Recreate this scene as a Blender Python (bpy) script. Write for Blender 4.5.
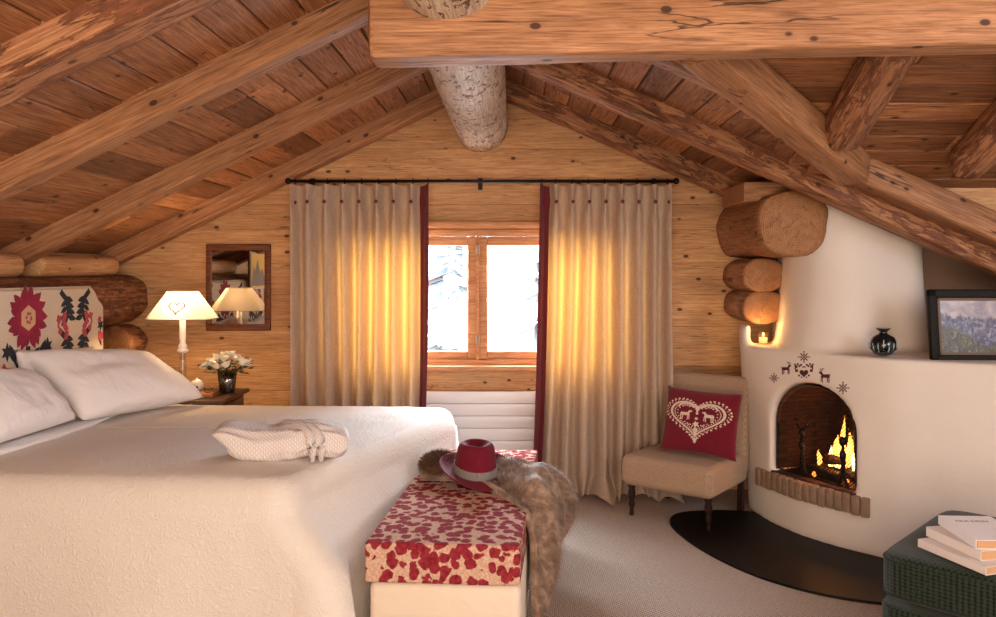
import bpy, bmesh, math, random
from mathutils import Vector, Matrix, noise
from mathutils.bvhtree import BVHTree
PI = math.pi
random.seed(7)
for _o in list(bpy.data.objects): bpy.data.objects.remove(_o)
SC = bpy.context.scene
COL = SC.collection
EYE = 1.52

# ------------------------------------------------------------------ camera, world, lights, exposure
cam = bpy.data.cameras.new('camera'); camo = bpy.data.objects.new('camera', cam); COL.objects.link(camo)
camo.location = (0, 0, EYE); camo.rotation_euler = (PI/2, 0, 0)
cam.sensor_width = 36; cam.lens = 36*800/996
cam.shift_x = -17/996; cam.shift_y = -38.5/996; cam.clip_start = .02
SC.camera = camo
vs = SC.view_settings
vs.view_transform = 'Standard'; vs.look = 'None'; vs.gamma = 1; vs.use_curve_mapping = False; vs.exposure = 0.38
w = bpy.data.worlds.new('sky'); SC.world = w; w.use_nodes = True
bg = w.node_tree.nodes['Background']; bg.inputs[0].default_value = (.86, .93, 1, 1); bg.inputs[1].default_value = 7.0

def area(name, loc, target, sx, sy, power, col):
    l = bpy.data.lights.new(name, 'AREA'); l.shape = 'RECTANGLE'; l.size = sx; l.size_y = sy
    l.energy = power; l.color = col
    o = bpy.data.objects.new(name, l); COL.objects.link(o); o.location = loc
    o.rotation_euler = (Vector(target)-Vector(loc)).to_track_quat('-Z', 'Y').to_euler()
    return o
def point(name, loc, power, col, r=.03):
    l = bpy.data.lights.new(name, 'POINT'); l.energy = power; l.color = col; l.shadow_soft_size = r
    o = bpy.data.objects.new(name, l); COL.objects.link(o); o.location = loc
    return o
area('rear_fill', (.5, -.9, 1.9), (.2, 5, 1.2), 2.6, 1.3, 76, (1, .84, .68))  # broad warm fill added behind the camera, not a fixture of the room
area('ceiling_fill', (-.4, -.9, .7), (-.5, 3.2, 2.7), 2.6, .8, 64, (1, .82, .64))  # low fill added to brighten the ceiling from below, no lamp stands here
area('side_daylight', (3.3, 1.2, 2.0), (2.2, 4.2, .9), 1.2, 1.2, 32, (.78, .88, 1))
area('window_daylight', (-.24, 6.3, 1.75), (-.2, 3.0, .6), 2.2, 1.1, 320, (.80, .90, 1))

# ------------------------------------------------------------------ helpers
def lin(h):
    h = h.lstrip('#'); c = [int(h[i:i+2], 16)/255 for i in (0, 2, 4)]
    return tuple(((x+.055)/1.055)**2.4 if x > .04045 else x/12.92 for x in c)+(1,)
class MB:
    def __init__(s): s.v = []; s.f = []
    def add(s, vs_, fs_):
        b = len(s.v); s.v += [tuple(v) for v in vs_]; s.f += [tuple(i+b for i in f) for f in fs_]; return s
    def box(s, c, d, R=None):
        hx, hy, hz = d[0]/2, d[1]/2, d[2]/2; c = Vector(c)
        P = [Vector((x, y, z)) for x in (-hx, hx) for y in (-hy, hy) for z in (-hz, hz)]
        if R is not None: P = [R @ p for p in P]
        return s.add([p+c for p in P], [(0,1,3,2),(4,6,7,5),(0,4,5,1),(2,3,7,6),(0,2,6,4),(1,5,7,3)])
    def rbox(s, c, d, b=.01, R=None, seg=3):
        bm = bmesh.new(); bmesh.ops.create_cube(bm, size=1)
        for v in bm.verts: v.co = Vector((v.co.x*d[0], v.co.y*d[1], v.co.z*d[2]))
        bmesh.ops.bevel(bm, geom=list(bm.edges), offset=b, segments=seg, profile=.5, affect='EDGES')
        M = R if R is not None else Matrix.Identity(3)
        bm.verts.index_update()
        s.add([M @ v.co+Vector(c) for v in bm.verts], [[v.index for v in f.verts] for f in bm.faces]); bm.free(); return s
    def lathe(s, prof, c=(0,0,0), n=24, R=None):
        M = R if R is not None else Matrix.Identity(3); c = Vector(c); vs_ = []; fs_ = []
        for r, z in prof:
            for k in range(n):
                a = 2*PI*k/n; vs_.append(M @ Vector((r*math.cos(a), r*math.sin(a), z))+c)
        for i in range(len(prof)-1):
            for k in range(n):
                k2 = (k+1) % n; fs_.append((i*n+k, i*n+k2, (i+1)*n+k2, (i+1)*n+k))
        fs_.append(tuple(range(n-1, -1, -1))); fs_.append(tuple((len(prof)-1)*n+k for k in range(n)))
        return s.add(vs_, fs_)
    def tube(s, pts, r, n=8):
        pts = [Vector(p) for p in pts]; rs = r if isinstance(r, (list, tuple)) else [r]*len(pts)
        vs_ = []; fs_ = []
        up = Vector((0, 0, 1))
        for i, p in enumerate(pts):
            d = (pts[min(i+1, len(pts)-1)]-pts[max(i-1, 0)]).normalized()
            u = d.cross(up)
            if u.length < .1: u = d.cross(Vector((0, 1, 0)))
            u.normalize(); v = d.cross(u)
            for k in range(n):
                a = 2*PI*k/n; vs_.append(p+rs[i]*(math.cos(a)*u+math.sin(a)*v))
        for i in range(len(pts)-1):
            for k in range(n):
                k2 = (k+1) % n; fs_.append((i*n+k, i*n+k2, (i+1)*n+k2, (i+1)*n+k))
        fs_.append(tuple(range(n-1, -1, -1))); fs_.append(tuple((len(pts)-1)*n+k for k in range(n)))
        return s.add(vs_, fs_)
    def sphere(s, c, r, n=12, m=8, sc=(1,1,1)):
        pr = [(max(.0001, math.sin(PI*i/m))*r, -math.cos(PI*i/m)*r) for i in range(m+1)]
        b = len(s.v); s.lathe(pr, (0,0,0), n)
        for i in range(b, len(s.v)):
            x, y, z = s.v[i]; s.v[i] = (x*sc[0]+c[0], y*sc[1]+c[1], z*sc[2]+c[2])
        return s
    def prism(s, poly, z0, z1, f=None):
        f = f or (lambda x, y, z: (x, y, z)); n = len(poly)
        return s.add([f(x, y, z0) for x, y in poly]+[f(x, y, z1) for x, y in poly],
            [tuple(range(n-1, -1, -1)), tuple(range(n, 2*n))]+[(k, (k+1) % n, n+(k+1) % n, n+k) for k in range(n)])
    def grid(s, nu, nv, fn, closed_u=False):
        vs_ = [fn(i/(nu if closed_u else nu-1), j/(nv-1)) for j in range(nv) for i in range(nu)]
        fs_ = []
        for j in range(nv-1):
            for i in range(nu if closed_u else nu-1):
                i2 = (i+1) % nu; fs_.append((j*nu+i, j*nu+i2, (j+1)*nu+i2, (j+1)*nu+i))
        return s.add(vs_, fs_)
    def build(s, name, mat, parent=None, smooth=False, normals=True, mods=(), matrix=None):
        me = bpy.data.meshes.new(name); me.from_pydata(s.v, [], s.f); me.update()
        if normals:
            bm = bmesh.new(); bm.from_mesh(me); bmesh.ops.recalc_face_normals(bm, faces=bm.faces); bm.to_mesh(me); bm.free()
        if smooth:
            me.polygons.foreach_set('use_smooth', [True]*len(me.polygons))
        me.materials.append(mat)
        o = bpy.data.objects.new(name, me); COL.objects.link(o)
        if matrix is not None: o.matrix_basis = matrix
        if parent is not None:
            o.parent = parent; o.matrix_parent_inverse = root_matrix(parent).inverted()
        for m in mods:
            md = o.modifiers.new(m[0], m[0])
            for k, v in m[1].items(): setattr(md, k, v)
        if smooth == 'auto':
            me.polygons.foreach_set('use_smooth', [True]*len(me.polygons)); me.set_sharp_from_angle(angle=math.radians(40))
        return o
def root_matrix(o):
    return o.matrix_basis if o.parent is None else root_matrix(o.parent) @ o.matrix_parent_inverse @ o.matrix_basis
def empty(name, loc, label, cat, group=None, rz=0):
    o = bpy.data.objects.new(name, None); COL.objects.link(o); o.location = loc; o.rotation_euler = (0, 0, rz)
    o.empty_display_size = .05
    return tag(o, label, cat, group)
def tag(o, label=None, cat=None, group=None, kind=None):
    if label: o['label'] = label
    if cat: o['category'] = cat
    if group: o['group'] = group
    if kind: o['kind'] = kind
    return o
def struct(o): o['kind'] = 'structure'; return o
def world_of(px, py, Y):                       # a point of the place from the view direction and its distance
    return Vector(((px-515)/800*Y, Y, EYE-(py-270)/800*Y))
def copy_tree(o, parent=None):
    c = o.copy(); COL.objects.link(c)
    if parent: c.parent = parent
    for ch in o.children: copy_tree(ch, c)
    return c
def frame(p0, p1, roll=0):                     # local X from p0 to p1
    p0 = Vector(p0); p1 = Vector(p1); x = (p1-p0).normalized()
    z = Vector((0, 0, 1)); z = (z-x*x.dot(z))
    if z.length < .1: z = Vector((0, -1, 0))
    z.normalize(); y = z.cross(x)
    M = Matrix((x, y, z)).transposed() @ Matrix.Rotation(roll, 3, 'X')
    return Matrix.Translation(p0) @ M.to_4x4(), (p1-p0).length

# ------------------------------------------------------------------ materials
def mat(name):
    m = bpy.data.materials.new(name); m.use_nodes = True; nt = m.node_tree
    b = nt.nodes['Principled BSDF']
    return m, nt, b
def N(nt, t, **kw):
    n = nt.nodes.new(t)
    for k, v in kw.items():
        if k.startswith('i_'): n.inputs[k[2:].replace('_', ' ')].default_value = v
        else: setattr(n, k, v)
    return n
def ramp(nt, fac, stops, interp='LINEAR'):
    r = nt.nodes.new('ShaderNodeValToRGB'); r.color_ramp.interpolation = interp
    e = r.color_ramp.elements
    while len(e) < len(stops): e.new(.5)
    for i, (p, c) in enumerate(stops):
        e[i].position = p; e[i].color = c if len(c) == 4 else (*c, 1)
    nt.links.new(fac, r.inputs[0]); return r.outputs[0]
def mix(nt, fac, a, b, mode='MIX'):
    n = nt.nodes.new('ShaderNodeMix'); n.data_type = 'RGBA'; n.blend_type = mode
    for sock, v in ((n.inputs[0], fac), (n.inputs[6], a), (n.inputs[7], b)):
        if hasattr(v, 'links') or isinstance(v, bpy.types.NodeSocket): nt.links.new(v, sock)
        else: sock.default_value = v
    return n.outputs[2]
def math_(nt, op, a, b=None, c=None):
    n = nt.nodes.new('ShaderNodeMath'); n.operation = op
    for i, v in enumerate((a, b, c)):
        if v is None: continue
        if isinstance(v, bpy.types.NodeSocket): nt.links.new(v, n.inputs[i])
        else: n.inputs[i].default_value = v
    return n.outputs[0]
def coords(nt, scale=(1,1,1), rnd=True, which='Object'):
    t = nt.nodes.new('ShaderNodeTexCoord'); out = t.outputs[which]
    if rnd:
        oi = nt.nodes.new('ShaderNodeObjectInfo')
        v = nt.nodes.new('ShaderNodeVectorMath'); v.operation = 'ADD'
        mm = math_(nt, 'MULTIPLY', oi.outputs['Random'], 37.0)
        nt.links.new(out, v.inputs[0]); nt.links.new(mm, v.inputs[1]); out = v.outputs[0]
    mp = nt.nodes.new('ShaderNodeMapping'); mp.inputs['Scale'].default_value = scale
    nt.links.new(out, mp.inputs[0]); return mp.outputs[0]
def tex(nt, vec, scale, detail=3, rough=.55, dist=0):
    n = nt.nodes.new('ShaderNodeTexNoise'); nt.links.new(vec, n.inputs['Vector'])
    n.inputs['Scale'].default_value = scale; n.inputs['Detail'].default_value = detail
    n.inputs['Roughness'].default_value = rough; n.inputs['Distortion'].default_value = dist
    return n.outputs['Fac']
def bump(nt, b, h, strength=.3, dist=.01, prev=None):
    n = nt.nodes.new('ShaderNodeBump'); n.inputs['Strength'].default_value = strength; n.inputs['Distance'].default_value = dist
    nt.links.new(h, n.inputs['Height'])
    if prev is not None: nt.links.new(prev, n.inputs['Normal'])
    nt.links.new(n.outputs[0], b.inputs['Normal']); return n.outputs[0]

def wood(name, light, mid, dark, knots=True, bark=0.0, bark_col='#4a2617', endgrain=False, island=0.0, rough=.62, bumpy=.35, flake=False, crack=0):
    m, nt, b = mat(name); L = nt.links
    v = coords(nt)
    if island:
        g = nt.nodes.new('ShaderNodeNewGeometry'); av = nt.nodes.new('ShaderNodeVectorMath'); av.operation = 'ADD'
        mm = math_(nt, 'MULTIPLY', g.outputs['Random Per Island'], 23.0)
        L.new(v, av.inputs[0]); L.new(mm, av.inputs[1]); v = av.outputs[0]
    def mp(s):
        q = nt.nodes.new('ShaderNodeMapping'); q.inputs['Scale'].default_value = s; L.new(v, q.inputs[0]); return q.outputs[0]
    grain = tex(nt, mp((1.3, 26, 26)), 3.0, 4, .6, .9)
    fine = tex(nt, mp((2.5, 60, 60)), 3.0, 3, .7, .3)
    broad = tex(nt, mp((.7, 2.2, 2.2)), 2.0, 3, .5)
    c = ramp(nt, grain, [(.26, lin(dark)), (.46, lin(mid)), (.68, lin(light))])
    fc = ramp(nt, fine, [(.34, (.55, .47, .40)), (.56, (1.04, 1.03, 1.02))])
    c = mix(nt, .7, c, fc, 'MULTIPLY')
    bc = ramp(nt, broad, [(.3, (.66, .60, .56)), (.68, (1.12, 1.10, 1.06))])
    c = mix(nt, .7, c, bc, 'MULTIPLY')
    if island:
        ic = ramp(nt, g.outputs['Random Per Island'], [(0, (1-island, 1-island*1.1, 1-island*1.2)), (1, (1+island*.5, 1+island*.45, 1+island*.4))])
        c = mix(nt, 1, c, ic, 'MULTIPLY')
    st = tex(nt, mp((.9, 34, 34)), 2.2, 2, .5, .4)
    sk = ramp(nt, st, [(.60, (0, 0, 0)), (.66, (1, 1, 1))])
    c = mix(nt, math_(nt, 'MULTIPLY', sk, .35), c, lin(dark))
    if crack:
        ck = math_(nt, 'ABSOLUTE', math_(nt, 'SUBTRACT', tex(nt, mp((.35, 5, 5)), 2.0, 4, .55, .3), .5))
        ckm = ramp(nt, ck, [(.0, (1, 1, 1)), (.004*crack, (1, 1, 1)), (.009*crack, (0, 0, 0))])
        ckg = ramp(nt, tex(nt, mp((.8, 2, 2)), 1.6, 2), [(.50, (0, 0, 0)), (.58, (1, 1, 1))])
        ckm = math_(nt, 'MULTIPLY', ckm, ckg)
        c = mix(nt, math_(nt, 'MULTIPLY', ckm, .85), c, lin('#2c160b'))
    if knots:
        vo = nt.nodes.new('ShaderNodeTexVoronoi'); L.new(mp((6.0, 10.0, 10.0)), vo.inputs['Vector']); vo.inputs['Scale'].default_value = 1.0
        k = ramp(nt, vo.outputs['Distance'], [(.09, (1, 1, 1)), (.13, (0, 0, 0))])
        k2 = ramp(nt, vo.outputs['Distance'], [(.08, (1, 1, 1)), (.26, (0, 0, 0))])
        c = mix(nt, math_(nt, 'MULTIPLY', k2, .35), c, lin(dark)); c = mix(nt, math_(nt, 'MULTIPLY', k, .9), c, lin('#3a1a0a'))
    h = math_(nt, 'ADD', math_(nt, 'MULTIPLY', grain, .6), math_(nt, 'MULTIPLY', fine, .4))
    if bark > 0:
        q = tex(nt, mp((1.0, 5.0, 5.0)), 4.5, 6, .72, .9)
        t0 = .62-bark*.22
        bk = ramp(nt, q, [(t0, (0, 0, 0)), (t0+.035, (1, 1, 1))])
        pit = tex(nt, mp((3, 9, 9)), 6, 3, .6)
        bcol = ramp(nt, pit, [(.35, lin(bark_col)), (.65, tuple(min(1, x*2.3) for x in lin(bark_col)[:3])+(1,))])
        c = mix(nt, math_(nt, 'MULTIPLY', bk, .88), c, bcol)
        h = math_(nt, 'ADD', h, math_(nt, 'MULTIPLY', bk, 1.6))
    if flake:
        q = tex(nt, mp((3, 5, 5)), 5.0, 5, .65, .9)
        fk = ramp(nt, q, [(.57, (0, 0, 0)), (.60, (1, 1, 1))])
        c = mix(nt, fk, c, lin('#6b4a38')); h = math_(nt, 'SUBTRACT', h, math_(nt, 'MULTIPLY', fk, 1.5))
    if endgrain:
        tc = nt.nodes.new('ShaderNodeTexCoord')
        sx = nt.nodes.new('ShaderNodeSeparateXYZ'); L.new(tc.outputs['Normal'], sx.inputs[0])
        isend = math_(nt, 'GREATER_THAN', math_(nt, 'ABSOLUTE', sx.outputs['X']), .75)
        so = nt.nodes.new('ShaderNodeSeparateXYZ'); L.new(tc.outputs['Object'], so.inputs[0])
        rr = math_(nt, 'SQRT', math_(nt, 'ADD', math_(nt, 'MULTIPLY', so.outputs['Y'], so.outputs['Y']), math_(nt, 'MULTIPLY', so.outputs['Z'], so.outputs['Z'])))
        rn = math_(nt, 'ADD', rr, math_(nt, 'MULTIPLY', tex(nt, tc.outputs['Object'], 7, 2), .05))
        ring = math_(nt, 'SINE', math_(nt, 'MULTIPLY', rn, 520))
        ec = ramp(nt, math_(nt, 'MULTIPLY_ADD', ring, .5, .5), [(0, lin('#94643f')), (1, lin('#ad7a50'))])
        sp = tex(nt, tc.outputs['Object'], 30, 4, .7)
        ec = mix(nt, .6, ec, ramp(nt, sp, [(.35, (.6, .52, .45)), (.6, (1, 1, 1))]), 'MULTIPLY')
        c = mix(nt, isend, c, ec)
    L.new(c, b.inputs['Base Color']); b.inputs['Roughness'].default_value = rough
    b.inputs['Specular IOR Level'].default_value = .35
    bump(nt, b, h, bumpy, .006)
    return m
W_ceil = wood('ceiling_boards', '#b9865d', '#9a6642', '#683f26', island=.48, crack=.8)
W_wall = wood('wall_boards', '#dcb184', '#cd9d6c', '#b3835a', island=.12, bumpy=.2, crack=.5)
W_beam = wood('smooth_beam', '#bd8c66', '#a2724e', '#7b5236', endgrain=True, bumpy=.4, crack=1.4)
W_rough = wood('rough_beam', '#c49069', '#a67350', '#7a4e31', crack=1.2, bark=.55, bark_col='#56301f', endgrain=True, bumpy=.6)
W_bark = wood('bark_log', '#c08a60', '#9a6745', '#643c26', bark=.58, bark_col='#4c2a1c', endgrain=True, bumpy=.8)
W_ridge = wood('ridge_log', '#e2d3c2', '#cfbba6', '#ab9079', knots=False, flake=True, endgrain=True, bumpy=.8)
W_hewn = wood('hewn_log', '#b27e55', '#956541', '#6a4228', crack=1.6, bark=.15, endgrain=True, bumpy=.6)
W_window = wood('window_wood', '#dba777', '#c98f5e', '#a8713f', knots=False, bumpy=.12, rough=.45)
W_dark = wood('dark_furniture_wood', '#6b4630', '#54341f', '#38200f', knots=False, bumpy=.1, rough=.4)
W_black = wood('ebonised_wood', '#3a2418', '#2a180f', '#190d08', knots=False, bumpy=.1, rough=.3)
W_frame = wood('mirror_frame_wood', '#8a5030', '#6e3c22', '#4a2412', bumpy=.3)

def plain(name, col, rough=.6, metal=0, spec=.5, bscale=0, bstr=.2, bdist=.004, var=0, coat=0, sheen=0):
    m, nt, b = mat(name); c = lin(col) if isinstance(col, str) else col
    b.inputs['Base Color'].default_value = c; b.inputs['Roughness'].default_value = rough
    b.inputs['Metallic'].default_value = metal; b.inputs['Specular IOR Level'].default_value = spec
    b.inputs['Coat Weight'].default_value = coat; b.inputs['Sheen Weight'].default_value = sheen
    if bscale:
        v = coords(nt); h = tex(nt, v, bscale, 4, .6); bump(nt, b, h, bstr, bdist)
        if var:
            r = ramp(nt, tex(nt, v, bscale*.25, 3), [(.3, tuple(x*(1-var) for x in c[:3])), (.7, c)]); nt.links.new(r, b.inputs['Base Color'])
    return m
def weave(name, col, col2, scale=220, bstr=.4, rough=.9, sheen=.1, nscale=9):
    m, nt, b = mat(name); v = coords(nt)
    ws = []
    for d in ('X', 'Y', 'Z'):
        wv = nt.nodes.new('ShaderNodeTexWave'); wv.wave_type = 'BANDS'; wv.bands_direction = d
        wv.inputs['Scale'].default_value = scale/4; wv.inputs['Distortion'].default_value = 1.2; wv.inputs['Detail'].default_value = 2; wv.inputs['Detail Scale'].default_value = 3
        nt.links.new(v, wv.inputs['Vector']); ws.append(wv.outputs['Fac'])
    s = math_(nt, 'MULTIPLY', math_(nt, 'ADD', math_(nt, 'ADD', ws[0], ws[1]), ws[2]), .333)
    n2 = tex(nt, v, nscale*8, 3, .7)
    f = math_(nt, 'ADD', math_(nt, 'MULTIPLY', s, .5), math_(nt, 'MULTIPLY', n2, .5))
    c = ramp(nt, f, [(.36, lin(col2)), (.6, lin(col))])
    nt.links.new(c, b.inputs['Base Color']); b.inputs['Roughness'].default_value = rough; b.inputs['Sheen Weight'].default_value = sheen
    b.inputs['Specular IOR Level'].default_value = .2
    bump(nt, b, f, bstr, .003); return m
def plaster(name, col):
    m, nt, b = mat(name); v = coords(nt, rnd=False)
    c = lin(col)
    n1 = tex(nt, v, 2.2, 4, .55); n2 = tex(nt, v, 26, 4, .6)
    cc = ramp(nt, n1, [(.3, tuple(x*.93 for x in c[:3])), (.7, c)])
    nt.links.new(cc, b.inputs['Base Color']); b.inputs['Roughness'].default_value = .85; b.inputs['Specular IOR Level'].default_value = .2
    p = bump(nt, b, n1, .35, .03); bump(nt, b, n2, .25, .004, p); return m
PLASTER = plaster('white_plaster', '#e3d6cb')
PLASTER_BEIGE = plaster('beige_plaster', '#b0907a')

def carpet_mat():
    m, nt, b = mat('sisal_carpet'); v = coords(nt, rnd=False)
    wv = nt.nodes.new('ShaderNodeTexWave'); wv.wave_type = 'BANDS'; wv.bands_direction = 'DIAGONAL'
    wv.inputs['Scale'].default_value = 27; wv.inputs['Distortion'].default_value = 2.2; wv.inputs['Detail'].default_value = 2; wv.inputs['Detail Scale'].default_value = 6
    nt.links.new(v, wv.inputs['Vector'])
    wx = nt.nodes.new('ShaderNodeTexWave'); wx.wave_type = 'BANDS'; wx.bands_direction = 'X'
    wx.inputs['Scale'].default_value = 34; wx.inputs['Distortion'].default_value = 3.0; nt.links.new(v, wx.inputs['Vector'])
    n = tex(nt, v, 70, 3, .7)
    f = math_(nt, 'ADD', math_(nt, 'ADD', math_(nt, 'MULTIPLY', wv.outputs['Fac'], .35), math_(nt, 'MULTIPLY', wx.outputs['Fac'], .25)), math_(nt, 'MULTIPLY', n, .55))
    c = ramp(nt, f, [(.3, lin('#7f7066')), (.55, lin('#a19184')), (.8, lin('#c2b4a8'))])
    nt.links.new(c, b.inputs['Base Color']); b.inputs['Roughness'].default_value = .95; b.inputs['Specular IOR Level'].default_value = .1
    bump(nt, b, f, .6, .006); return m
CARPET = carpet_mat()
def quilt_mat(name, col, scale=15, strength=.55, dist=.008):
    m, nt, b = mat(name); v = coords(nt, rnd=False)
    n = tex(nt, v, scale, 2.0, .5, 1.6)
    r = math_(nt, 'ABSOLUTE', math_(nt, 'SUBTRACT', n, .5))
    h = ramp(nt, r, [(.0, (0, 0, 0)), (.13, (1, 1, 1))], 'EASE')
    n2 = tex(nt, v, scale*1.7, 2, .5, 1.2)
    r2 = math_(nt, 'ABSOLUTE', math_(nt, 'SUBTRACT', n2, .5))
    h2 = ramp(nt, r2, [(.0, (0, 0, 0)), (.12, (1, 1, 1))], 'EASE')
    hh = math_(nt, 'MULTIPLY', h, h2)
    c = lin(col)
    cc = ramp(nt, hh, [(0, tuple(x*.97 for x in c[:3])), (1, c)])
    nt.links.new(cc, b.inputs['Base Color']); b.inputs['Roughness'].default_value = .9; b.inputs['Sheen Weight'].default_value = .0; b.inputs['Specular IOR Level'].default_value = .12
    bump(nt, b, hh, strength, dist); return m
QUILT = quilt_mat('cream_matelasse', '#e6ddd5', 24, .42, .006)
def cotton(name, col, s=14):
    m, nt, b = mat(name); v = coords(nt)
    b.inputs['Base Color'].default_value = lin(col); b.inputs['Roughness'].default_value = .75; b.inputs['Sheen Weight'].default_value = .1; b.inputs['Specular IOR Level'].default_value = .25
    q = nt.nodes.new('ShaderNodeMapping'); q.inputs['Scale'].default_value = (.5, 1.2, .9); q.inputs['Rotation'].default_value = (.3, .5, .6); nt.links.new(v, q.inputs[0])
    n = tex(nt, q.outputs[0], s, 3, .6, 1.5); r = math_(nt, 'ABSOLUTE', math_(nt, 'SUBTRACT', n, .5))
    bump(nt, b, r, .55, .03); return m
COTTON = cotton('white_cotton', '#ece6e6', 5)
def waffle():
    m, nt, b = mat('waffle_cotton'); v = coords(nt)
    hs = []
    for d in ('X', 'DIAGONAL'):
        wv = nt.nodes.new('ShaderNodeTexWave'); wv.wave_type = 'BANDS'; wv.bands_direction = d; wv.inputs['Scale'].default_value = 32; wv.inputs['Distortion'].default_value = .4
        nt.links.new(v, wv.inputs['Vector']); hs.append(wv.outputs['Fac'])
    h = math_(nt, 'MULTIPLY', hs[0], hs[1])
    c = ramp(nt, h, [(0, lin('#cfc3c0')), (.6, lin('#e8dfdd'))]); nt.links.new(c, b.inputs['Base Color'])
    b.inputs['Roughness'].default_value = .9; bump(nt, b, h, .5, .003); return m
WAFFLE = waffle()
def curtain_mat(name, col, trans, mixf=.45):
    m, nt, b = mat(name); v = coords(nt, rnd=False); L = nt.links
    q = nt.nodes.new('ShaderNodeMapping'); q.inputs['Scale'].default_value = (60, 60, 320); L.new(v, q.inputs[0])
    q2 = nt.nodes.new('ShaderNodeMapping'); q2.inputs['Scale'].default_value = (420, 200, 12); L.new(v, q2.inputs[0])
    f = math_(nt, 'ADD', math_(nt, 'MULTIPLY', tex(nt, q.outputs[0], 1, 2), .5), math_(nt, 'MULTIPLY', tex(nt, q2.outputs[0], 1, 2), .5))
    c = lin(col); cc = ramp(nt, f, [(.35, tuple(x*.68 for x in c[:3])), (.62, c)])
    L.new(cc, b.inputs['Base Color']); b.inputs['Roughness'].default_value = .9; b.inputs['Specular IOR Level'].default_value = .15; b.inputs['Sheen Weight'].default_value = .1
    bump(nt, b, f, .3, .002)
    t = nt.nodes.new('ShaderNodeBsdfTranslucent'); t.inputs[0].default_value = trans
    ms = nt.nodes.new('ShaderNodeMixShader'); ms.inputs[0].default_value = mixf
    L.new(b.outputs[0], ms.inputs[1]); L.new(t.outputs[0], ms.inputs[2])
    L.new(ms.outputs[0], nt.nodes['Material Output'].inputs[0]); return m
LINEN = curtain_mat('curtain_linen', '#c6ae9a', (1.0, .44, .07, 1), .09)
BAND = weave('burgundy_band', '#7b3036', '#5f2228', 260, .2)
def leopard():
    m, nt, b = mat('red_spotted_fabric'); v = coords(nt, rnd=False); L = nt.links
    q = nt.nodes.new('ShaderNodeVectorMath'); q.operation = 'ADD'
    nz = nt.nodes.new('ShaderNodeTexNoise'); nz.inputs['Scale'].default_value = 30; nz.inputs['Detail'].default_value = 2; L.new(v, nz.inputs['Vector'])
    sc = nt.nodes.new('ShaderNodeVectorMath'); sc.operation = 'SCALE'; sc.inputs['Scale'].default_value = .035; L.new(nz.outputs['Color'], sc.inputs[0])
    L.new(v, q.inputs[0]); L.new(sc.outputs[0], q.inputs[1])
    vo = nt.nodes.new('ShaderNodeTexVoronoi'); vo.inputs['Scale'].default_value = 23; vo.inputs['Randomness'].default_value = .8; L.new(q.outputs[0], vo.inputs['Vector'])
    spot = ramp(nt, vo.outputs['Distance'], [(.50, (1, 1, 1)), (.55, (0, 0, 0))])
    red = ramp(nt, tex(nt, v, 60, 3), [(.3, lin('#6e1c26')), (.7, lin('#a03541'))])
    base = ramp(nt, tex(nt, v, 120, 2), [(.3, lin('#b58a72')), (.7, lin('#d8b8a4'))])
    c = mix(nt, spot, base, red); L.new(c, b.inputs['Base Color']); b.inputs['Roughness'].default_value = .95; b.inputs['Specular IOR Level'].default_value = .12
    bump(nt, b, spot, .5, .004); return m
LEOPARD = leopard()
CREAM = cotton('cream_upholstery', '#e2d2c0', 3)
def fur_mat():
    m, nt, b = mat('brown_fur'); v = coords(nt, rnd=False)
    c = ramp(nt, tex(nt, v, 14, 4, .6), [(.3, lin('#54392c')), (.5, lin('#8a6c57')), (.72, lin('#bfa48e'))])
    nt.links.new(c, b.inputs['Base Color']); b.inputs['Roughness'].default_value = .85; b.inputs['Sheen Weight'].default_value = .3; return m
FUR = fur_mat()
def brick_mat(name, c1, c2, mortar, scale=9, ang=0):
    m, nt, b = mat(name); v = coords(nt, rnd=False)
    br = nt.nodes.new('ShaderNodeTexBrick'); br.inputs['Scale'].default_value = scale; nt.links.new(v, br.inputs['Vector'])
    br.inputs['Color1'].default_value = lin(c1); br.inputs['Color2'].default_value = lin(c2); br.inputs['Mortar'].default_value = lin(mortar)
    br.inputs['Mortar Size'].default_value = .03
    nt.links.new(br.outputs['Color'], b.inputs['Base Color']); b.inputs['Roughness'].default_value = .9
    bump(nt, b, br.outputs['Fac'], -.6, .01); return m
FIREBRICK = brick_mat('firebox_brick', '#4c2419', '#33160f', '#120907')
BRICK = plain('hearth_brick_clay', '#9c7e68', .9, bscale=60, bstr=.8, bdist=.006, var=.35)
IRON = plain('black_iron', '#191412', .5, .6)
BLACK_SLATE = plain('black_slate', '#0e0908', .5, spec=.2, bscale=14, bstr=.15, bdist=.004, var=.4)
GREEN = weave('green_tweed', '#2d3a30', '#12160f', 90, .4, .9, .15, 11)
PIPING = plain('dark_green_piping', '#16201b', .8)
WHITE_PAINT = plain('white_enamel', '#e4dedd', .35, spec=.5)
FELT = weave('burgundy_felt', '#75182c', '#611224', 400, .1, .9, .05, 20)
RIBBON = weave('grey_ribbon', '#8d8685', '#6d6564', 700, .3, .7, .1, 20)
LINEN_CH = weave('beige_linen_upholstery', '#b79a80', '#8c6f58', 330, .5, .9, .15, 16)
CUSHION = weave('burgundy_wool', '#7c1429', '#560c1c', 260, .5, .9, .2, 16)
EMB = weave('cream_embroidery', '#ecd9c8', '#c9ac98', 400, .4, .9, .1, 30)
HEADB = weave('headboard_linen', '#dccdb9', '#c2b09c', 300, .3, .9, .1, 14)
STENCIL = plain('stencil_paint', '#4a1a1c', .8)
def emit(name, col, s):
    m, nt, b = mat(name); b.inputs['Base Color'].default_value = col; b.inputs['Emission Color'].default_value = col; b.inputs['Emission Strength'].default_value = s; return m
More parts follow.
